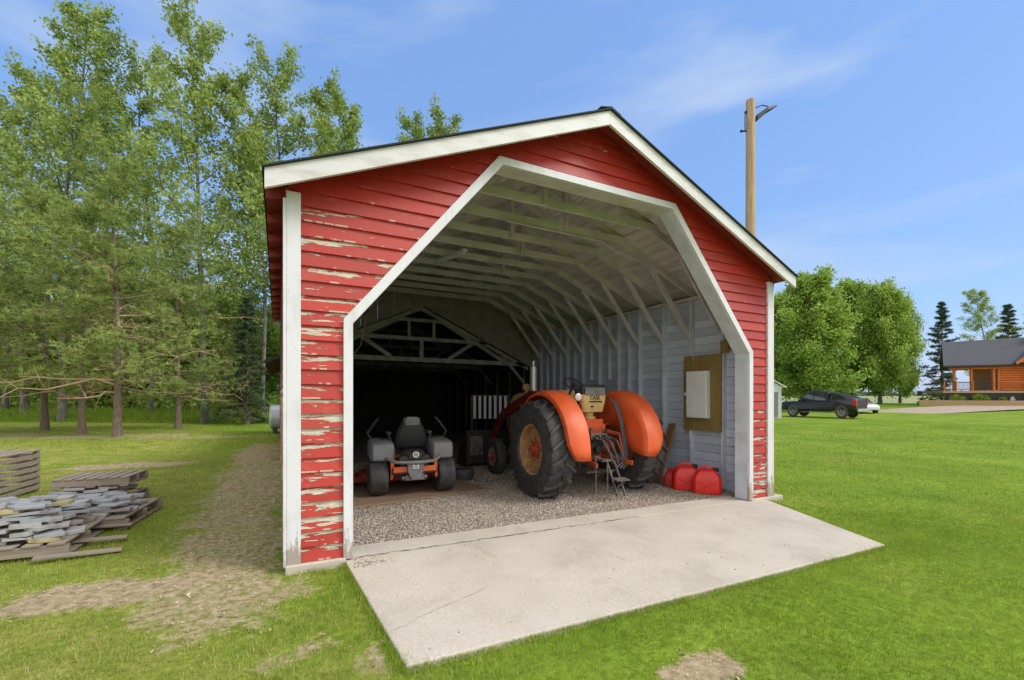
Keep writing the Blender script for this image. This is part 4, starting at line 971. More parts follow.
t = MB(); t.tube([(-.46, .0, .66), (-.42, -.22, .64), (-.30, -.36, .585), (-.1, -.40, .575), (.1, -.40, .575), (.30, -.36, .585), (.42, -.22, .64), (.46, .0, .66)], .028, 10); t.build('rear_bumper', M['mgrey'], mw, smooth=True)
t = MB(); t.add([(-.13, -.385, .60), (.13, -.385, .60), (.12, -.39, .42), (.06, -.37, .28), (-.06, -.37, .28), (-.12, -.39, .42)]+[(x, y+.06, z) for x, y, z in ((-.13, -.385, .60), (.13, -.385, .60), (.12, -.39, .42), (.06, -.37, .28), (-.06, -.37, .28), (-.12, -.39, .42))], [(0, 1, 2, 3, 4, 5), (11, 10, 9, 8, 7, 6)]+[(i, (i+1) % 6, (i+1) % 6+6, i+6) for i in range(6)]); plate = t.build('badge_plate', M['mgrey'], mw, bevel=.008)
t = MB()   # white crown badge
t.T = Matrix.Translation((0, -.394, .515)) @ Matrix.Rotation(R(90), 4, 'X')
t.prism([(-.045, .035), (-.045, -.045), (-.028, -.045), (-.028, .035)], .004); t.prism([(.028, .035), (.028, -.045), (.045, -.045), (.045, .035)], .004)
t.prism([(-.027, .008), (-.027, -.008), (.027, -.008), (.027, .008)], .004)
for x in (-.036, .036): t.lathe([(.012, .004), (.012, .0), (0, 0)], c=(x, .052, 0), axis='Z', n=10)
t.prism([(-.012, .05), (-.012, .03), (.012, .03), (.012, .05)], .004); t.prism([(-.027, -.030), (-.027, -.045), (.027, -.045), (.027, -.030)], .004)
t.build('crown_badge', M['white'], plate)
t = MB(); t.box((0, -.12, .50), (.46, .34, .22)); t.lathe([(0, .60), (.17, .60), (.19, .64), (.18, .72), (.12, .76), (0, .77)], c=(0, -.14, 0), axis='Z', n=24)
for s in (-1, 1): t.lathe([(0, -.12), (.075, -.12), (.085, -.06), (.085, .04), (0, .04)], c=(s*.17, -.20, .60), axis='Y', n=16)
t.box((0, -.28, .66), (.2, .1, .1)); eng = t.build('engine', M['cast'], mw, smooth=True, bevel=.01)
t = MB(); t.lathe([(.05, -.05), (.05, -.075), (.035, -.078), (.03, -.07)], c=(0, -.31, .70), axis='Y', n=20); t.lathe([(.016, -.06), (.016, -.078), (0, -.078)], c=(0, -.31, .70), axis='Y', n=12); t.build('air_filter_cap', M['white'], eng, smooth=True)
t = MB(); t.box((0, -.16, .31), (.30, .30, .10)); t.tube([(-.2, -.24, .30), (.2, -.24, .30)], .05, 12); t.build('muffler', M['steel'], mw, bevel=.01, smooth=True)
t = MB(); t.box((0, .3, .42), (.70, 1.2, .10)); t.build('chassis', M['mdark'], mw, bevel=.01)
t = MB(); rings = []
for zz_, hw, yy in ((.78, .225, .10), (.88, .245, .05), (1.0, .24, .02), (1.12, .20, -.01), (1.21, .15, -.02), (1.25, .12, -.02)):
    rings.append([(x*hw, yy+y, zz_) for x, y in ((-1, .09), (-1, .0), (-.8, -.045), (-.3, -.05), (.3, -.05), (.8, -.045), (1, .0), (1, .09), (.7, .12), (-.7, .12))])
t.loft(rings); sk = t.build('seat_backrest', M['mdark'], mw, smooth=True)
t = MB(); rings = []
for zz_, hw, yy in ((1.17, .115, -.02), (1.19, .135, -.025), (1.26, .13, -.03), (1.30, .11, -.03), (1.31, .07, -.03)):
    rings.append([(x*hw, yy+y, zz_) for x, y in ((-1, .09), (-1, -.02), (-.8, -.06), (.8, -.06), (1, -.02), (1, .09))])
t.loft(rings); t.build('headrest', M['seatgrey'], sk, smooth=True)
t = MB(); t.box((0, .34, .80), (.48, .46, .12)); t.build('seat_cushion', M['mdark'], mw, bevel=.04, seg=3, smooth=True)
t = MB(); rings = []
for zz_, k in ((.12, 1), (.25, 1), (.29, .95)): rings.append([(x*k, .85+y*k, zz_) for x, y in ((-.72, -.28), (-.5, -.36), (.5, -.36), (.72, -.28), (.76, .1), (.4, .42), (-.4, .42), (-.76, .1))])
t.loft(rings); t.add([(-.72, .58, .12), (-1.0, .55, .10), (-1.0, 1.0, .10), (-.72, 1.05, .12), (-.72, .58, .24), (-1.0, .55, .16), (-1.0, 1.0, .16), (-.72, 1.05, .24)], [(0, 1, 2, 3), (7, 6, 5, 4), (0, 4, 5, 1), (1, 5, 6, 2), (2, 6, 7, 3), (3, 7, 4, 0)]); t.build('cutting_deck', M['mred'], mw, bevel=.01)
for s in (-1, 1):
    t = MB(); t.T = Matrix.Translation((s*.42, 1.55, .16)); tyre(t, .16, .14, .07, 24); t.build('front_wheel', M['rubber'], mw, smooth=True)
t = MB(); t.beam((-.45, 1.55, .42), (.45, 1.55, .42), .06, .06); t.beam((-.3, .9, .40), (-.3, 1.55, .42), .05, .05); t.beam((.3, .9, .40), (.3, 1.55, .42), .05, .05); t.build('front_frame', M['morange'], mw, bevel=.006)

mw.scale = (1, 1, .93)
# spare tyre lying behind the mower
p = G(461, 482); t = MB(); tyre(t, .24, .20, .12, 28)
o = t.build('small_tyre', M['rubber'], smooth=True); o.location = (p.x+.1, p.y+.25, -.01*p.x+.12); o.rotation_euler = (0, R(90), R(10)); tag(o, 'small bare tyre lying flat beside the mower', 'tyre')

# ------------------------------------------------------------------ fuel cans
def jerry(loc, rz, sc, label):
    e = empty('jerry_can', loc, rz, label, 'fuel can', 'red fuel cans beside the wall'); e.scale = (sc*1.12, sc*1.05, sc*.88)
    t = MB(); rings = []
    def rr_(hx, hy, z, ox=0): return [(ox+x*hx, y*hy, z) for x, y in ((-1, -.75), (-.82, -1), (.82, -1), (1, -.75), (1, .75), (.82, 1), (-.82, 1), (-1, .75))]
    for z, hx, hy in ((0, .145, .10), (.015, .160, .112), (.20, .160, .112), (.27, .150, .104), (.33, .115, .085), (.365, .085, .06), (.372, .07, .05)): rings.append(rr_(hx, hy, z))
    t.loft(rings); t.build('can_body', M['canred'], e, smooth=True, bevel=.006)
    t = MB()
    for y in (-.114, .114):
        t.beam((-.11, y, .06), (.11, y, .20), .008, .018); t.beam((.11, y, .06), (-.11, y, .20), .008, .018)
    t.build('moulded_cross', M['canred'], e)
    t = MB(); t.tube([(-.10, 0, .345), (-.07, 0, .40), (0, 0, .415), (.05, 0, .40), (.06, 0, .365)], .017, 8); t.build('handle', M['canred'], e, smooth=True)
    t = MB(); t.lathe([(.03, .34), (.034, .36), (.034, .40), (0, .405)], c=(.10, 0, 0), axis='Z', n=14); t.build('cap', M['canblack'], e, smooth=True)
    return e
p = at(707.5, 7.70); jerry((p.x-.02, p.y, -.01*p.x+.005), -.80, 1.22, 'red fuel can nearest the door post, right end of the row')
p = at(686, 7.98); jerry((p.x, p.y, -.01*p.x+.005), -.70, 1.25, 'middle red fuel can, standing tallest in the row of three')
p = at(674, 8.25); jerry((p.x, p.y, -.01*p.x+.005), -.95, .90, 'smallest red fuel can, tucked behind at the left end')

# ------------------------------------------------------------------ electrical board and box, planks
eb = empty('electrical_box', (W-.20, 1.15, 1.6), 0, 'white electrical box on a brown plywood board on the wall', 'electrical box')
t = MB(); t.bx(-.030, -.003, -.42, .40, -.66, .70); t.build('plywood_board', M['ochre'], eb, bevel=.002, seg=1)
t = MB(); t.bx(-.13, -.032, -.20, .25, -.43, .41); cab = t.build('cabinet', M['white'], eb, bevel=.008)
t = MB(); t.bx(-.138, -.132, -.185, .235, -.41, .39); t.build('cabinet_door', M['white'], cab, bevel=.003)
t = MB(); t.bx(-.08, -.032, .27, .34, -.03, .03); t.bx(-.07, -.032, .27, .31, -.17, -.10); t.build('switch', M['white'], eb, bevel=.004)
p = at(657, 8.55); q = at(674.5, 8.75)
t = MB(); t.beam((p.x, p.y, -.01*p.x+.02), (W-.23, q.y+.1, 1.03), .16, .035, up=(1, 0, 0)); o = t.build('wood_plank', M['plank'], bevel=.004); tag(o, 'brown plank leaning on the wall behind the right tractor wheel', 'plank')
t = MB(); t.bx(W-.215, W-.20, .60, .76, 2.30, 2.52); o = t.build('wood_block', M['ochre'], shed)
# white slatted panel far inside
p = at(490, 12.6)
e = empty('slatted_gate', (p.x, p.y, -.01*p.x), -YAW+.1, 'white slatted gate panel standing beyond the tractor hood', 'gate panel')
for z in (.98, 1.60): t = MB(); t.bx(-.46, .46, -.03, .0, z, z+.03); t.build('rail', M['cast'], e)
for k in range(7): t = MB(); x = -.42+k*.14; t.bx(x-.035, x+.035, -.06, -.032, .98, 1.60); t.build('slat', M['trim'], e)
for s in (-1, 1): t = MB(); t.bx(s*.49-.03, s*.49+.03, -.03, .03, 0, 1.63); t.build('post', M['cast'], e)

# ------------------------------------------------------------------ stone pallets
def mat_stone(name, c, c2): return pm(name, c, .85, c2=c2, scale=7, bump=.004, bscale=18, lo=.3, hi=.7)
ST = [mat_stone('grey flat stone', (.42, .415, .40), (.27, .265, .255)), mat_stone('blue grey flat stone', (.36, .37, .38), (.24, .245, .255)), mat_stone('brown grey flat stone', (.37, .33, .28), (.24, .20, .17)), mat_stone('yellowish flat stone', (.50, .42, .22), (.34, .28, .15))]
protos = []
rs = random.Random(21)
for k in range(14):
    n = rs.choice((4, 5, 5, 6)); hx, hy = rs.uniform(.09, .19), rs.uniform(.07, .12); th = rs.uniform(.020, .040)
    poly = []
    for i in range(n):
        a = 2*math.pi*(i+.5+rs.uniform(-.25, .25))/n; c, s = math.cos(a), math.sin(a); m_ = max(abs(c), abs(s))**.7
        poly.append((hx*c/m_*rs.uniform(.85, 1.05), hy*s/m_*rs.uniform(.85, 1.05)))
    t = MB(); t.prism(poly, th); mt = ST[(0, 1, 0, 2, 1, 0, 3, 0, 1, 2, 0, 1, 0, 1)[k]]
    o = t.build('flat_stone', mt, bevel=.0015, seg=1); protos.append((o, th, [False]))
def put_stone(loc, rz, tilt, label, group, k):
    o, th, used = protos[k]
    if used[0]: o = o.copy(); COL.objects.link(o)
    used[0] = True
    o.location = loc; o.rotation_euler = (tilt[0], tilt[1], rz); tag(o, label, 'stone', group); return th
def pallet(loc, rz, lx, ly, label, dz=.0, boards=7):
    e = empty('wood_pallet', loc, rz, label, 'pallet', 'weathered wooden pallets')
    for k in range(boards):
        x = -lx/2+(k+.5)*lx/boards; t = MB(); t.bx(x-lx/boards*.36, x+lx/boards*.36, -ly/2, ly/2, .112, .132); t.build('deck_board', M['pallet'], e, bevel=.002, seg=1)
    for y in (-ly/2+.03, 0, ly/2-.03): t = MB(); t.bx(-lx/2, lx/2, y-.02, y+.02, .022, .110); t.build('stringer', M['pallet'], e, bevel=.002, seg=1)
    for x in (-lx/2+.06, 0, lx/2-.06): t = MB(); t.bx(x-.05, x+.05, -ly/2, ly/2, .0, .020); t.build('bottom_board', M['pallet'], e, bevel=.002, seg=1)
    return e
def stone_heap(loc, rz, lx, ly, layers, base, label, group, seed, shrink=.06, slope=.0):
    rs = random.Random(seed); ca, sa = math.cos(rz), math.sin(rz)
    for Lr in range(layers):
        kx = lx/2-Lr*shrink; ky = ly/2-Lr*shrink*.6; nx_ = max(2, int(2*kx/.29)); ny_ = max(2, int(2*ky/.20))
        top = Lr == layers-1
        for i in range(nx_):
            for j in range(ny_):
                if not top and not (i in (0, nx_-1) or j in (0, ny_-1)): continue
                u = -kx+(i+.5)*2*kx/nx_+rs.uniform(-.04, .04)+(.08 if (Lr+j) % 2 else -.05); v = -ky+(j+.5)*2*ky/ny_+rs.uniform(-.03, .03)
                z = base+Lr*.034+rs.uniform(0, .004)+slope*(v/ly)*Lr*.034
                put_stone((loc[0]+u*ca-v*sa, loc[1]+u*sa+v*ca, loc[2]+z), rz+rs.uniform(-.3, .3), (rs.uniform(-.07, .07), rs.uniform(-.07, .07)), label, group, rs.randrange(14))
PZ = lambda p: float(gz(p.x, p.y))
aL = -.44+0.0
pA_ = G(8, 549); pallet((pA_.x, pA_.y, PZ(pA_)), -.05, 1.30, 1.0, 'front weathered pallet, under the nearest heap of flat stones')
stone_heap((pA_.x-.03, pA_.y, PZ(pA_)), -.05, 1.22, .95, 10, .134, 'grey flat stone in the nearest heap at the left edge', 'flat stones of the nearest heap', 1, .030)
pB_ = G(52, 524); pallet((pB_.x, pB_.y, PZ(pB_)), -.12, 1.9, 1.1, 'middle weathered pallet, between the near heap and the slatted crate')
stone_heap((pB_.x, pB_.y, PZ(pB_)), -.12, 1.75, 1.0, 4, .134, 'grey flat stone in the wide middle heap', 'flat stones of the middle heap', 2, .04)
pC_ = G(93, 504); pallet((pC_.x, pC_.y, PZ(pC_)), -.15, 1.05, .85, 'rear weathered pallet with a slatted pallet leaning over its stones')
stone_heap((pC_.x, pC_.y, PZ(pC_)), -.15, .95, .72, 4, .134, 'grey flat stone in the far heap under the grey pallet', 'flat stones of the far heap', 3, .04)
pl2 = pallet((pC_.x+.08, pC_.y+.1, PZ(pC_)+.27), -.15, .88, .66, 'grey slatted pallet lying on top of the rear stones')
for k in range(3):
    t = MB(); t.bx(-.32, .32, -.045, .045, 0, .022); o = t.build('loose_board', M['pallet'], bevel=.002, seg=1); q = G(86+k*8, 556-k*12); o.location = (q.x-.05, q.y, PZ(q)+.02+.02*k); o.rotation_euler = (0, R(3), .15-.05*k)
    tag(o, ('loose board on the grass by the near pallet, lowest of three', 'loose board jutting from the near heap, middle one', 'loose board jutting from under the middle heap, uppermost')[k], 'board')
# slatted crate at the far left
cr_ = G(-34, 500); e = empty('slatted_crate', (cr_.x, cr_.y, PZ(cr_)), -.12, 'weathered slatted wooden crate at the left edge of the lawn', 'crate')
for k in range(6):
    t = MB(); z = .04+k*.10
    for y in (-.5, .5): t.bx(-.6, .6, y-.012, y+.012, z, z+.06)
    for x in (-.6, .6): t.bx(x-.012, x+.012, -.485, .485, z, z+.06)
    t.build('slat_course', M['pallet'], e)
for x in (-.57, .57):
    for y in (-.47, .47): t = MB(); t.bx(x-.03, x+.03, y-.03, y+.03, 0, .64); t.build('corner_post', M['pallet'], e)
t = MB()
for k in range(7): t.bx(-.62+k*.185, -.50+k*.185, -.52, .52, .645, .665)
t.build('lid_slats', M['pallet'], e)

# ------------------------------------------------------------------ utility pole
pp = at(750.5, 16.5); zp = float(gz(pp.x, pp.y)); up_ = empty('utility_pole', (pp.x, pp.y, zp), -YAW, 'tall bleached wooden utility pole behind the shed', 'utility pole')
t = MB(); t.tube([(0, 0, 0), (0, 0, 6), (0, 0, 12.3)], [.185, .17, .15], 18); t.build('pole_shaft', M['pole'], up_, smooth=True)
t = MB(); t.tube([(.14, 0, 11.55), (.45, 0, 11.80), (.80, 0, 12.02)], .025, 8); t.tube([(.10, -.02, 12.0), (.40, -.02, 12.12), (.62, -.02, 12.08)], .02, 8); t.build('lamp_arm', M['mdark'], up_, smooth=True)
t = MB(); t.loft([[(.20+x, y, z) for x, y, z in ((0, -.12, 11.55), (0, .12, 11.55), (.0, .09, 11.76), (0, -.09, 11.76))], [(.60+x, y, z) for x, y, z in ((0, -.11, 11.90), (0, .11, 11.90), (0, .08, 12.04), (0, -.08, 12.04))], [(.95+x, y, z) for x, y, z in ((0, -.04, 12.10), (0, .04, 12.10), (0, .03, 12.15), (0, -.03, 12.15))]]); t.build('lamp_head', M['mdark'], up_, bevel=.01)
t = MB(); t.tube([(-.30, 0, 11.2), (-.14, 0, 11.2)], .03, 8); t.ball((-.33, 0, 11.2), .05); t.tube([(-.2, 0, 11.2), (-.2, 0, 11.8), (-.1, 0, 11.85)], .015, 6); t.ball((-.17, 0, 11.88), .05); t.build('insulator', M['black'], up_, smooth=True)

# ------------------------------------------------------------------ trees
def leaves(P, size, r, elong=1.6, flat=.0, keep=1.0):
    """quads at points P"""
    n = len(P); s = size*r.uniform(.6, 1.35, n)
    a = r.normal(size=(n, 3)); a[:, 2] *= (1-flat); a /= np.linalg.norm(a, axis=1)[:, None]+1e-9
    b = r.normal(size=(n, 3)); b -= (b*a).sum(1)[:, None]*a; b /= np.linalg.norm(b, axis=1)[:, None]+1e-9
    A = a*s[:, None]*elong*.5; B = b*s[:, None]*.5
    V = np.stack([P-A, P-A*.1+B, P+A, P-A*.1-B], 1).reshape(-1, 3)
    return V, np.arange(4*n).reshape(n, 4)
def branchset(r, H, r0, base, prof, nb, el, lean=(0, 0), bend=.15, wob=.12, sub=4, spread=.35, perp=.2):
    """returns trunk points/radii, branches, and twig points with weights"""
    T = []; nseg = 12
    ph = r.uniform(0, 6.28, 2)
    for i in range(nseg+1):
        t = i/nseg; T.append(np.array([lean[0]*t*H+wob*math.sin(ph[0]+t*5)*t, lean[1]*t*H+wob*math.sin(ph[1]+t*4)*t, t*H]))
    def trunk(t): f = t*nseg; i = min(int(f), nseg-1); return T[i]+(T[i+1]-T[i])*(f-i)
    br = []; tw = []
    for k in range(nb):
        t = base+(1-base)*((k+r.uniform(0, 1))/nb)**1.0; t = min(t, .99); p0 = trunk(t); ln = prof((t-base)/(1-base))*r.uniform(.7, 1.15)
        az_ = k*2.399+r.uniform(-.5, .5); e = el((t-base)/(1-base))+r.uniform(-.15, .15)
        d = np.array([math.cos(az_)*math.cos(e), math.sin(az_)*math.cos(e), math.sin(e)])
        pts = [p0]; m = 5
        for j in range(1, m+1): pts.append(p0+d*ln*j/m+np.array([0, 0, bend*ln*(j/m)**2])+r.normal(size=3)*.03*ln*(j/m))
        br.append((pts, max(.012, r0*.35*(1-t)+.012)))
        for q in range(sub*3):
            f = r.uniform(.22, 1.0); i = min(int(f*m), m-1); p = pts[i]+(pts[i+1]-pts[i])*(f*m-i)
            sd2 = r.normal(size=3)*np.array([1, 1, .5]); sd2 /= np.linalg.norm(sd2); l2 = ln*spread*(1.15-f*.6)*r.uniform(.5, 1)
            tw.append((p, p+sd2*l2))
    return T, br, tw
def make_tree(name, seed, H, r0, base, prof, nb, el, nleaf, size, leafm, barkm, lean=(0, 0), bend=.15, wob=.12, sub=4, spread=.35, jit=.18, elong=1.6, flat=0, tuft=0, label='', cat='tree', group=None, twigs=True, bare=0):
    r = np.random.RandomState(seed); T, br, tw = branchset(r, H, r0, base, prof, nb, el, lean, bend, wob, sub, spread)
    e = empty(name, (0, 0, 0), 0, label, cat, group)
    mb = MB(); n = len(T); mb.tube(T, [r0*(1.35 if i == 0 else 1)*(1-.88*i/(n-1)) for i in range(n)], 10)
    for pts, rb in br: mb.tube(pts, [rb*(1-.8*i/(len(pts)-1)) for i in range(len(pts))], 5, cap=False)
    if twigs:
        for a, b in tw[::2]: mb.tube([a, (a+b)/2, b], [.008+.002*H/10, .006, .003], 3, cap=False)
    for k in range(bare):      # dead bare limbs on the lower trunk
        t = r.uniform(.12, .55)*H; az_ = r.uniform(0, 6.28); ln = r.uniform(1.4, 3.6); p = np.array([lean[0]*t, lean[1]*t, t]); pts = [p]
        d = np.array([math.cos(az_), math.sin(az_), r.uniform(-.1, .35)])
        for j in range(1, 6): pts.append(p+d*ln*j/5+r.normal(size=3)*.06*ln*.5+np.array([0, 0, -.018*j*j*ln/3]))
        lb = MB(); lb.tube(pts, [.040, .034, .028, .022, .014, .007], 5, cap=False)
        for q in range(4):
            a = pts[1+q]; c_ = a+r.normal(size=3)*.22; lb.tube([a, c_, c_+r.normal(size=3)*.35], [.014, .010, .004], 4, cap=False)
        lb.build('dead_limb', M['twig'], e, smooth=True)
    mb.build('trunk', barkm, e, smooth=True)
    A = np.array([a for a, b in tw]); B = np.array([b for a, b in tw])
    if tuft:
        nt_ = nleaf//tuft; i = r.randint(0, len(tw), nt_); f = r.uniform(.15, 1.05, nt_)[:, None]; C = A[i]+(B[i]-A[i])*f+r.normal(size=(nt_, 3))*jit*np.array([1, 1, .45])
        P = np.repeat(C, tuft, 0); n = len(P); d = r.normal(size=(n, 3)); d[:, 2] = d[:, 2]*.7+.25; d /= np.linalg.norm(d, axis=1)[:, None]
        s = size*r.uniform(.6, 1.2, n); b = r.normal(size=(n, 3)); b -= (b*d).sum(1)[:, None]*d; b /= np.linalg.norm(b, axis=1)[:, None]
        w_ = s*elong
        V = np.stack([P-b*w_[:, None]*.5, P+b*w_[:, None]*.5, P+d*s[:, None]+b*w_[:, None]*.1], 1).reshape(-1, 3); Fq = np.arange(3*n).reshape(n, 3)
        val = np.clip(np.repeat(r.uniform(.1, .9, nt_), tuft)+r.uniform(-.2, .2, n), 0, 1)
    else:
        i = r.randint(0, len(tw), nleaf); f = r.uniform(.0, 1.1, nleaf)[:, None]; P = A[i]+(B[i]-A[i])*f+r.normal(size=(nleaf, 3))*jit
        V, Fq = leaves(P, size, r, elong, flat); tv = r.uniform(.1, .8, len(tw)); val = np.clip(tv[i]+r.uniform(-.3, .3, nleaf), 0, 1)
    bigmesh('crown', V, Fq, leafm, val, e)
    return e
def place(e, px, D, rz=0, sc=1.0, label=None, copy=False, dz=-.05):
    p = at(px, D); z = float(gz(p.x, p.y))+dz
    if copy: e = copy_tree(e)
    e.location = (p.x, p.y, z); e.rotation_euler = (0, 0, rz); e.scale = (sc, sc, sc) if not hasattr(sc, '__len__') else sc
    if label: e['label'] = label
    return e
# tall airy poplars behind the pines, left
pop_prof = lambda t: 4.7*(1-.42*t)*(.6+.4*math.sin(math.pi*min(1, t*1.1+.15)))
pop_el = lambda t: .35+.45*t
GP = 'tall poplars behind the pines'
popA = make_tree('poplar_tree', 101, 19.5, .15, .22, pop_prof, 40, pop_el, 15500, .105, M['poplar'], M['bark'], lean=(.02, 0), bend=.25, wob=.5, sub=5, spread=.40, jit=.16, label='tall thin poplar, topmost crown at the far left of the wood', group=GP)
popB = make_tree('poplar_tree', 102, 18.5, .14, .25, pop_prof, 34, pop_el, 12500, .105, M['poplar'], M['bark'], lean=(-.015, .02), bend=.25, wob=.6, sub=5, spread=.40, jit=.16, label='x', group=GP)
popC = make_tree('poplar_tree', 103, 17.5, .13, .30, lambda t: .85*pop_prof(t), 28, pop_el, 9500, .105, M['poplar'], M['bark'], lean=(.03, 0), bend=.3, wob=.7, sub=5, spread=.40, jit=.15, label='x', group=GP)
place(popA, 62, 25.0, .3, 1.16); place(popB, 205, 24.5, 1.0, 1.16, 'tall poplar with twin thin stems, midway between left edge and shed')
place(popC, 320, 27, .5, 1.08, 'thin poplar rising just above the left roof edge of the shed')
place(popC, 25, 27, 2.2, 1.18, 'slim poplar with open crown at the extreme left edge', True)
place(popB, 150, 29, 3.1, 1.16, 'poplar standing between the two tallest crowns on the left', True)
place(popC, 262, 26, 4.0, 1.05, 'poplar whose crown fills the sky just left of the shed corner', True)
place(popA, 105, 33, 1.9, 1.2, 'distant poplar crown seen over the pine tops', True)
place(popC, 398, 34, 1.0, 1.27, 'poplar top poking above the middle of the left roof slope', True)
place(popC, 448, 34, 2.0, 1.30, 'tiny poplar tip just over the roof near the ridge', True)
place(popC, 352, 30, 3.3, 1.20, 'poplar top showing over the left roof slope, between the corner and the ridge', True)
place(popB, 292, 30, 2.4, 1.20, 'poplar crown directly behind the left roof corner', True)
place(popA, 5, 30, 2.4, 1.05, 'poplar crown cut by the left edge of the picture', True)
place(popB, 240, 31, 5.0, 1.0, 'poplar behind the small spruce', True)
place(popA, -60, 28, 5.0, .9, 'poplar just outside the left edge of the picture', True)
# pines
pine_prof = lambda t: 3.7*(1-.55*t)*(.55+.45*math.sin(math.pi*min(1, t*.9+.25)))
pine_el = lambda t: -.12+.65*t
GPn = 'spreading pines on the lawn'
pineA = make_tree('pine_tree', 201, 10.0, .135, .17, pine_prof, 34, pine_el, 40000, .165, M['pine'], M['pinebark'], bend=.12, wob=.12, sub=7, spread=.36, jit=.17, elong=.16, tuft=11, label='spreading pine with bare reddish trunk, middle of the left lawn', group=GPn, bare=16)
pineB = make_tree('pine_tree', 202, 9.5, .125, .20, pine_prof, 30, pine_el, 36000, .165, M['pine'], M['pinebark'], bend=.10, wob=.15, sub=7, spread=.38, jit=.18, elong=.16, tuft=11, label='x', group=GPn, bare=8)
place(pineA, 117, 16.8, .4, 1.0)
place(pineB, 82, 17.6, 1.5, .92, 'pine with an orange scar on its trunk, left of the middle pine')
place(pineB, 45, 19.2, 3.0, 1.05, 'pine with a thick grey trunk nearest the left edge', True)
place(pineA, 178, 20.6, 2.2, .90, 'pine with forked trunk, rightmost on the left lawn', True)
place(pineB, -40, 17, 4.4, 1.0, 'pine standing off the left edge, its boughs reaching in', True)
place(pineA, 225, 27, 4.4, .72, 'smaller pine in front of the wood, nearest the shed', True)
# spruces
def spr_prof(w): return lambda t: w*(1-t)**.85+.08
spr_el = lambda t: -.25+.35*t
sprA = make_tree('spruce_tree', 301, 7.0, .11, .05, spr_prof(1.7), 70, spr_el, 42000, .13, M['spruce'], M['pinebark'], bend=.10, wob=.02, sub=5, spread=.28, jit=.07, elong=.22, tuft=7, label='dark young spruce beside the shed corner, under the poplars', group='spruces')
place(sprA, 247, 24, .2, .95)
# background wood
woodA = make_tree('woodland_tree', 401, 11, .13, .10, lambda t: 2.6*(1-.5*t), 30, lambda t: .3+.5*t, 7500, .20, M['bushleaf'], M['bark'], sub=4, spread=.35, jit=.25, label='slender broadleaf tree in the dense wood behind the lawn', group='trees of the dense wood')
woodB = make_tree('woodland_tree', 402, 10, .11, .18, lambda t: 2.3*(1-.4*t), 26, lambda t: .3+.5*t, 6500, .20, M['bushleaf'], M['bark'], sub=4, spread=.35, jit=.25, label='slender broadleaf tree in the dense wood behind the lawn', group='trees of the dense wood')
rw = random.Random(31); first = [woodA, woodB]; used = [False, False]
for k in range(46):
    px = -170+k*11.2+rw.uniform(-5, 5); D = rw.uniform(32, 46); kk = k % 2
    place(first[kk], px, D, rw.uniform(0, 6.28), rw.uniform(.75, 1.0) if px < 240 else rw.uniform(.62, .8), None, used[kk]); used[kk] = True
# understorey and rough grass at the wood's edge
def shrubmass(name, pts, size, n, leafm, seed, label, hh, cat='undergrowth', el_=1.6):
    r = np.random.RandomState(seed); i = r.randint(0, len(pts), n); C = np.array(pts)[i]; q = r.normal(size=(n, 3)); q /= np.linalg.norm(q, axis=1)[:, None]; q *= r.uniform(.3, 1, n)[:, None]**.6
    P = C[:, :3]+q*C[:, 3:4]*np.array([1.2, 1.2, .75]); V, Fq = leaves(P, size, r, el_); ob = bigmesh(name, V, Fq, leafm, np.clip(C[:, 3]*0+r.uniform(0, 1, n), 0, 1)); tag(ob, label, cat, kind='stuff'); return ob
pts = []
for k in range(240):
    px = rw.uniform(-150, 300); D = rw.uniform(31, 44); p = at(px, D); h = rw.uniform(.7, 1.7); pts.append((p.x, p.y, h*.5, h))
shrubmass('wood_undergrowth', pts, .20, 60000, M['bushleaf'], 77, 'leafy undergrowth filling the edge of the wood', 1)
r = np.random.RandomState(12); n = 60000; px = r.uniform(-40, 300, n); D = r.uniform(24, 33, n); lat = (px-512)/F*D
x = CAMX+D*math.sin(YAW)+lat*math.cos(YAW); y = CAMY+D*math.cos(YAW)-lat*math.sin(YAW); z = gz(x, y)-.03; h = r.uniform(.25, .75, n)*smooth(24, 26, D); a = r.uniform(0, 6.28, n); w_ = .022
V = np.stack([np.stack([x-np.cos(a)*w_, y-np.sin(a)*w_, z], -1), np.stack([x+np.cos(a)*w_, y+np.sin(a)*w_, z], -1), np.stack([x+np.cos(a)*.3*h, y+np.sin(a)*.3*h, z+h], -1)], 1).reshape(-1, 3)
tag(bigmesh('tall_grass', V, np.arange(3*n).reshape(n, 3), M['grass'], r.uniform(0, .8, n)), 'band of tall uncut grass before the wood', 'grass', kind='stuff')
# right hand trees
full_prof = lambda t: 5.2*(.45+.65*math.sin(math.pi*min(1, t*.85+.12)))*(1-.35*t)
GR = 'broad trees beyond the parked cars'
brA = make_tree('broadleaf_tree', 501, 13.5, .28, .10, full_prof, 46, lambda t: .25+.6*t, 48000, .19, M['bushleaf'], M['bark'], bend=.15, wob=.3, sub=6, spread=.42, jit=.38, label='full round broadleaf tree nearest the shed wall', group=GR)
brB = make_tree('broadleaf_tree', 502, 13, .25, .10, full_prof, 42, lambda t: .25+.6*t, 42000, .19, M['bushleaf'], M['bark'], bend=.15, wob=.3, sub=6, spread=.42, jit=.38, label='x', group=GR)
place(brA, 812, 49, .4, (.98, .98, .98), 'full round broadleaf tree directly above the parked pickup')
place(brB, 880, 56, 1.0, (.80, .80, 1.0), 'broadleaf tree at the right end of the group')
place(brA, 852, 60, 2.0, (.9, .9, 1.06), 'broadleaf tree in the middle of the group above the white car', True)
place(brB, 778, 56, 2.6, .95, 'broadleaf tree half hidden behind the grey shed and the barn wall', True)
place(brA, 900, 66, 4.0, (.62, .62, .98), 'slim broadleaf tree rearmost at the right of the group', True)
place(sprA, 942, 62, 1.0, (1.7, 1.7, 1.95), 'tall spruce standing left of the log house', True)
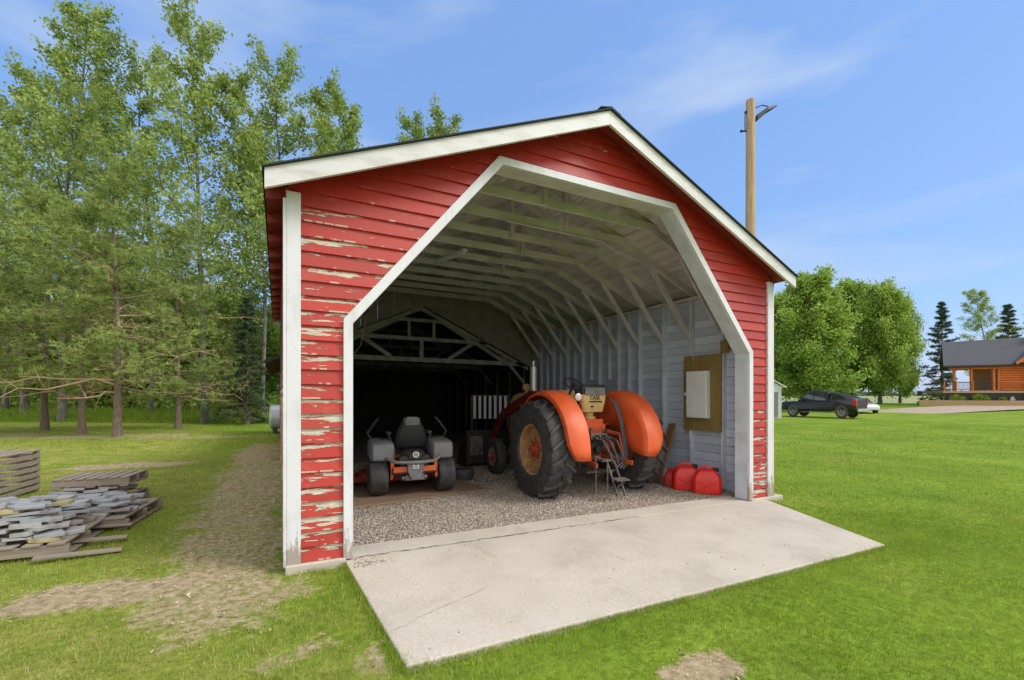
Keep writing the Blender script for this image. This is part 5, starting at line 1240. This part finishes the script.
place(sprA, 1008, 66, 2.0, (1.9, 1.9, 2.1), 'spruce rising behind the log house roof', True)
place(popA, 985, 66, 1.0, (1.0, 1.0, .84), 'airy poplar between the two spruces behind the log house', True)
place(popA, 1045, 64, 2.0, (.9, .9, .76), 'airy poplar beyond the right edge behind the log house', True)
# tree line on the horizon
pts = []
for k in range(200):
    px = 700+k*3.2; D = 420+rw.uniform(-20, 20); p = at(px, D); h = rw.uniform(2.0, 4.2); pts.append((p.x, p.y, h*.4, h))
shrubmass('distant_treeline', pts, 1.2, 9000, M['spruce'], 78, 'far dark line of trees on the horizon beyond the field', 1, 'treeline')

# ------------------------------------------------------------------ small grey shed, tank
p = at(764, 36); gs = empty('garden_shed', (p.x, p.y, float(gz(p.x, p.y))), -YAW-.2, 'small pale grey shed half hidden by the barn wall', 'shed')
t = MB(); t.bx(-1.6, 1.25, 0, 3, 0, 2.5); t.add([(-1.6, 0, 2.5), (1.25, 0, 2.5), (-.175, 0, 3.35), (-1.6, 3, 2.5), (1.25, 3, 2.5), (-.175, 3, 3.35)], [(0, 1, 2), (5, 4, 3), (0, 3, 4, 1), (1, 4, 5, 2), (2, 5, 3, 0)]); t.build('wall', M['stud'], gs)
for s in (-1, 1): t = MB(); t.beam((-.175, 1.5, 3.44), (-.175+s*1.75, 1.5, 2.42), 3.4, .07); t.build('roof', M['trim'], gs)
t = MB(); t.bx(.35, 1.0, -.03, -.003, .1, 2.05); t.build('door', M['mgrey'], gs)
tk = empty('fuel_tank', (.55, 16.7, float(gz(.5, 16.7))), 0, 'small pale horizontal tank poking out past the far end of the shed', 'tank')
t = MB(); t.lathe([(0, -.95), (.42, -.93), (.50, -.86), (.50, .86), (.42, .93), (0, .95)], c=(0, 0, .66), axis='X', n=28); t.build('tank_shell', M['galv'], tk, smooth=True)
for x in (-.72, -.35, .6): t = MB(); t.box((x, 0, .09), (.18, .6, .18)); t.build('foot', M['mdark'], tk)

# ------------------------------------------------------------------ vehicles
def car_body(parent, prof, half, mat, name='body'):
    """prof: list of (y, z_lower, z_upper) outline sections, rounded sideways"""
    t = MB(); rings = []
    for (y, zl, zu, hw) in prof:
        rings.append([(-hw*.92, y, zl), (-hw, y, zl+.15*(zu-zl)), (-hw, y, zl+.55*(zu-zl)), (-hw*.96, y, zl+.85*(zu-zl)), (-hw*.88, y, zu), (hw*.88, y, zu), (hw*.96, y, zl+.85*(zu-zl)), (hw, y, zl+.55*(zu-zl)), (hw, y, zl+.15*(zu-zl)), (hw*.92, y, zl)])
    t.loft(rings); return t.build(name, mat, parent, smooth=True, bevel=.03)
def carwheel(parent, x, y, R_, s, rim):
    t = MB(); t.T = Matrix.Translation((x, y, R_)); tyre(t, R_, .26, R_*.62, 28); o = t.build('wheel', M['rubber'], parent, smooth=True)
    t = MB(); t.T = Matrix.Translation((x, y, R_)); t.lathe([(R_*.63, s*.12), (R_*.56, s*.10), (R_*.5, s*.04), (0, s*.05)], n=24)
    for k in range(5):
        a = 2*math.pi*k/5; t.beam((s*.10, .05*math.cos(a), .05*math.sin(a)), (s*.11, R_*.58*math.cos(a), R_*.58*math.sin(a)), .02, .07, up=(1, 0, 0))
    t.build('rim', rim, o, smooth=True)
p = at(822, 37.5); tk_ang = math.atan2(-(math.cos(YAW)), 0)
tr2 = empty('pickup_truck', (p.x, p.y, float(gz(p.x, p.y))), 0, 'black crew cab pickup parked on the grass before the trees', 'pickup')
tr2.rotation_euler = (0, 0, R(5))     # nose points left, tail towards us
car_body(tr2, [(-2.85, .58, 1.24, .96), (-2.78, .54, 1.28, 1.0), (-1.0, .50, 1.28, 1.0), (-.96, .46, 1.15, 1.0), (.9, .46, 1.14, 1.0), (1.5, .46, 1.13, 1.0), (2.5, .48, 1.10, .98), (2.8, .50, 1.04, .93), (2.88, .52, .90, .86)], 1, M['carblack'])
t = MB(); rings = []
for (y, zu, hw) in ((-2.75, 1.16, .90), (-2.6, 1.24, .86)): pass
def cabring(y, z0, z1, w0, w1): return [(-w0, y, z0), (-w1, y, z1), (w1, y, z1), (w0, y, z0)]
t.loft([cabring(-.95, 1.13, 1.14, .94, .93), cabring(-.80, 1.13, 1.76, .94, .80), cabring(.0, 1.13, 1.86, .94, .79), cabring(.62, 1.13, 1.83, .94, .78), cabring(1.5, 1.11, 1.13, .93, .86)]); cabn = t.build('cab', M['carblack'], tr2, smooth=True, bevel=.03)
for s in (-1, 1):
    for (ya, yb, yc_, yd) in ((-.70, .16, .16, -.66), (.24, 1.25, .62, .24)):
        t = MB(); w0, w1 = .937, .82; t.add([(s*w0, ya, 1.20), (s*w0, yb, 1.20), (s*w1, yc_, 1.72), (s*w1, yd, 1.72), (s*(w0+.012), ya, 1.20), (s*(w0+.012), yb, 1.20), (s*(w1+.012), yc_, 1.72), (s*(w1+.012), yd, 1.72)], [(0, 1, 2, 3), (7, 6, 5, 4), (0, 4, 5, 1), (1, 5, 6, 2), (2, 6, 7, 3), (3, 7, 4, 0)]); t.build('side_window', M['glass'], cabn)
t = MB(); t.add([(-.78, -.86, 1.20), (.78, -.86, 1.20), (.70, -.80, 1.68), (-.70, -.80, 1.68), (-.78, -.90, 1.20), (.78, -.90, 1.20), (.70, -.84, 1.68), (-.70, -.84, 1.68)], [(0, 1, 2, 3), (7, 6, 5, 4), (0, 4, 5, 1), (1, 5, 6, 2), (2, 6, 7, 3), (3, 7, 4, 0)]); t.build('rear_window', M['glass'], cabn)
t = MB(); t.loft([cabring(-2.70, 1.26, 1.29, .88, .84), cabring(-2.55, 1.26, 1.36, .90, .80), cabring(-1.75, 1.26, 1.62, .92, .80), cabring(-1.02, 1.14, 1.74, .92, .80), cabring(-.98, 1.14, 1.72, .92, .80)]); t.build('bed_canopy', M['carblack'], tr2, smooth=True, bevel=.03)
for s in (-1, 1):
    t = MB(); t.bx(s*.985, s*1.005, -2.45, -1.2, 1.24, 1.50); 
    t = MB(); t.add([(s*.90, -2.15, 1.32), (s*.90, -1.08, 1.32), (s*.85, -1.08, 1.66), (s*.87, -1.75, 1.54), (s*.93, -2.15, 1.32), (s*.93, -1.08, 1.32), (s*.88, -1.08, 1.66), (s*.90, -1.75, 1.54)], [(0, 1, 2, 3), (7, 6, 5, 4), (0, 4, 5, 1), (1, 5, 6, 2), (2, 6, 7, 3), (3, 7, 4, 0)]); t.build('canopy_window', M['glass'], tr2)
    t = MB(); t.bx(s*.86, s*1.012, -2.89, -2.62, .86, 1.24); t.build('tail_lamp', M['tail'], tr2, bevel=.02)
    for y in (-1.85, 1.85): carwheel(tr2, s*.88, y, .45, s, M['greyrim'])
    t = MB(); t.box((s*1.05, 1.0, 1.22), (.16, .08, .16)); t.build('mirror', M['carblack'], tr2, bevel=.02)
    t = MB(); t.bx(s*.97, s*1.03, -1.2, 1.2, .36, .40); t.build('running_board', M['steel'], tr2)
t = MB(); t.box((0, -2.95, .56), (1.7, .14, .2)); t.build('rear_bumper', M['chrome'], tr2, bevel=.03)
tr2.scale = (1.02, .97, 1.17)
# white car behind
p = at(859, 43.5); wc = empty('parked_car', (p.x, p.y, float(gz(p.x, p.y))), -YAW+R(165), 'small white car parked behind the black pickup', 'car')
car_body(wc, [(-2.1, .45, .85, .80), (-2.0, .32, .95, .86), (-.9, .30, .98, .88), (1.0, .30, .95, .88), (1.9, .32, .82, .85), (2.15, .38, .65, .76)], 1, M['carwhite'])
t = MB(); t.loft([cabring(-1.9, .94, .97, .80, .76), cabring(-1.2, .94, 1.38, .80, .62), cabring(.2, .94, 1.42, .80, .62), cabring(1.1, .92, .95, .80, .70)]); t.build('cabin', M['glass'], wc, smooth=True, bevel=.03)
t = MB(); t.bx(-.60, .60, -1.15, .15, 1.405, 1.43); t.build('roof_panel', M['carwhite'], wc, bevel=.01)
for s in (-1, 1):
    for y in (-1.3, 1.3): carwheel(wc, s*.76, y, .31, s, M['greyrim'])
    t = MB(); t.box((s*.62, 2.08, .60), (.28, .1, .12)); t.build('headlight', M['lamp'], wc, bevel=.02)

# ------------------------------------------------------------------ log house
hp = at(944, 48); HZ = .45
lh = empty('log_house', (hp.x, hp.y, HZ), -YAW-R(33), 'log house with grey shingle roof and covered deck', 'house')
t = MB(); t.bx(-3.4, 22, -.6, -.3, -.6, .50); t.build('retaining_timber', M['decking'], lh, bevel=.02)
t = MB(); t.bx(0.1, 12, .2, .3, .1, 1.25); t.build('deck_skirt', M['black'], lh)
t = MB(); t.bx(-.1, 12, 0, 9, 1.25, 1.48); t.build('deck_floor', M['decking'], lh, bevel=.01)
t = MB(); t.bx(-3.3, 22, -.3, 1.2, -.6, .35); o = t.build('planting_bed', M['field'], lh)
for x in (1.45, 3.6): t = MB(); t.tube([(x, .5, 1.48), (x, .5, 3.75)], .20, 12); t.build('porch_post', M['logs'], lh, smooth=True)
t = MB(); t.tube([(.8, .5, 3.82), (16, .5, 3.82)], .17, 12); t.build('porch_beam', M['logs'], lh, smooth=True)
t = MB(); 
for k in range(10): t.tube([(6.9, .6, 1.65+k*.24), (16, .6, 1.65+k*.24)], .13, 10)
for k in range(10): t.tube([(6.9, .35, 1.65+k*.24), (6.9, 9, 1.65+k*.24)], .13, 10)
t.bx(7.0, 16, .65, .8, 1.48, 4.0); t.build('log_wall', M['logs'], lh, smooth=True)
t = MB(); t.tube([(6.3, .45, 1.48), (6.3, .45, 3.75)], .22, 12); t.build('porch_post', M['logs'], lh, smooth=True)
t = MB(); t.tube([(10.3, .1, 1.48), (10.3, .1, 4.3)], .22, 12); t.build('porch_post', M['logs'], lh, smooth=True)
for (x0, x1) in ((.1, 1.4), (1.7, 3.4), (3.8, 6.1), (7.2, 10.1)):
    t = MB(); t.bx(x0, x1, .10, .16, 2.32, 2.40); t.bx(x0, x1, .10, .16, 1.58, 1.64)
    n_ = int((x1-x0)/.16)
    for k in range(n_): t.bx(x0+k*.16, x0+k*.16+.035, .11, .15, 1.64, 2.32)
    t.build('railing', M['logs'] if x0 > 7 else M['black'], lh)
for x in (.1, 1.62, 3.7): t = MB(); t.bx(x-.06, x+.06, .06, .20, 1.48, 2.5); t.build('rail_post', M['logs'], lh)
t = MB(); t.add([(-.2, -.4, 3.95), (17, -.4, 3.95), (17, 4.7, 7.0), (1.1, 4.7, 6.8), (-.2, -.4, 4.10), (17, -.4, 4.10), (17, 4.7, 7.15), (1.1, 4.7, 6.95)], [(0, 1, 2, 3), (7, 6, 5, 4), (0, 4, 5, 1), (1, 5, 6, 2), (2, 6, 7, 3), (3, 7, 4, 0)])
t.add([(1.1, 4.7, 6.8), (17, 4.7, 7.0), (17, 9.6, 3.95), (2.2, 9.6, 3.95), (1.1, 4.7, 6.95), (17, 4.7, 7.15), (17, 9.6, 4.10), (2.2, 9.6, 4.10)], [(0, 1, 2, 3), (7, 6, 5, 4), (0, 4, 5, 1), (1, 5, 6, 2), (2, 6, 7, 3), (3, 7, 4, 0)])
rf = t.build('roof', M['roofgrey'], lh)
t = MB(); t.add([(8.6, -.9, 4.2), (11.4, -.9, 5.75), (14.2, -.9, 4.2), (8.6, 3, 4.2), (11.4, 3, 5.75), (14.2, 3, 4.2)], [(0, 1, 2), (5, 4, 3), (0, 3, 4, 1), (1, 4, 5, 2), (2, 5, 3, 0)]); t.build('porch_gable', M['logs'], lh)
for s in (-1, 1): t = MB(); t.beam((11.4, 1.0, 5.86), (11.4+s*3.1, 1.0, 4.16), 4.2, .12); t.build('gable_roof', M['roofgrey'], lh)
for s in (-1, 1): t = MB(); t.beam((11.4, -1.12, 5.80), (11.4+s*3.1, -1.12, 4.10), .06, .26); t.build('gable_fascia', M['logs'], lh)
t = MB(); t.bx(12.2, 13.2, 3.6, 4.4, 6.2, 7.5); t.build('chimney', M['concrete'], lh, bevel=.02); t = MB(); t.tube([(12.7, 4, 7.5), (12.7, 4, 7.9)], .16, 12); t.build('flue', M['galv'], lh, smooth=True)
t = MB(); t.bx(10.0, 12.5, -.25, -.05, .35, 2.1); t.build('stone_pier', M['concrete'], lh, bevel=.02)
lh.scale = (.60, 1, 1)
# planting in the bed, rocks
for k, (x, s_) in enumerate(((1.4, .45), (2.2, .35), (4.3, .5), (5.0, .42), (7.2, .3))):
    r = np.random.RandomState(60+k); n = 700; q = r.normal(size=(n, 3)); q /= np.linalg.norm(q, axis=1)[:, None]; P = q*(r.uniform(.4, 1, n)**.5)[:, None]*np.array([s_*1.3, s_, s_]); P[:, 2] += s_*.7; V, Fq = leaves(P, .10, r, 1.8)
    ob = bigmesh('garden_shrub', V, Fq, M['bushleaf'], r.rand(n)); Mw = Matrix.Translation(lh.location) @ Matrix.Rotation(-YAW-R(33), 4, 'Z'); ob.location = Mw @ Vector((x*.6, -.05, .35)); ob.location.z = HZ+.34
    tag(ob, ('low shrub at the left end of the deck bed', 'small shrub, second from the left in the deck bed', 'largest shrub in front of the deck middle', 'shrub right of the largest one before the deck', 'smallest shrub near the log wall')[k], 'shrub', 'shrubs in the bed before the deck')
t = MB(); t.ball((0, 0, 0), (.35, .2, .42), 10, 7); ob = t.build('garden_rock', ST[0], smooth=True); ob.location = Mw @ Vector((8.3*.6, -.05, .5)); tag(ob, 'pointed grey rock in the bed before the deck', 'rock')
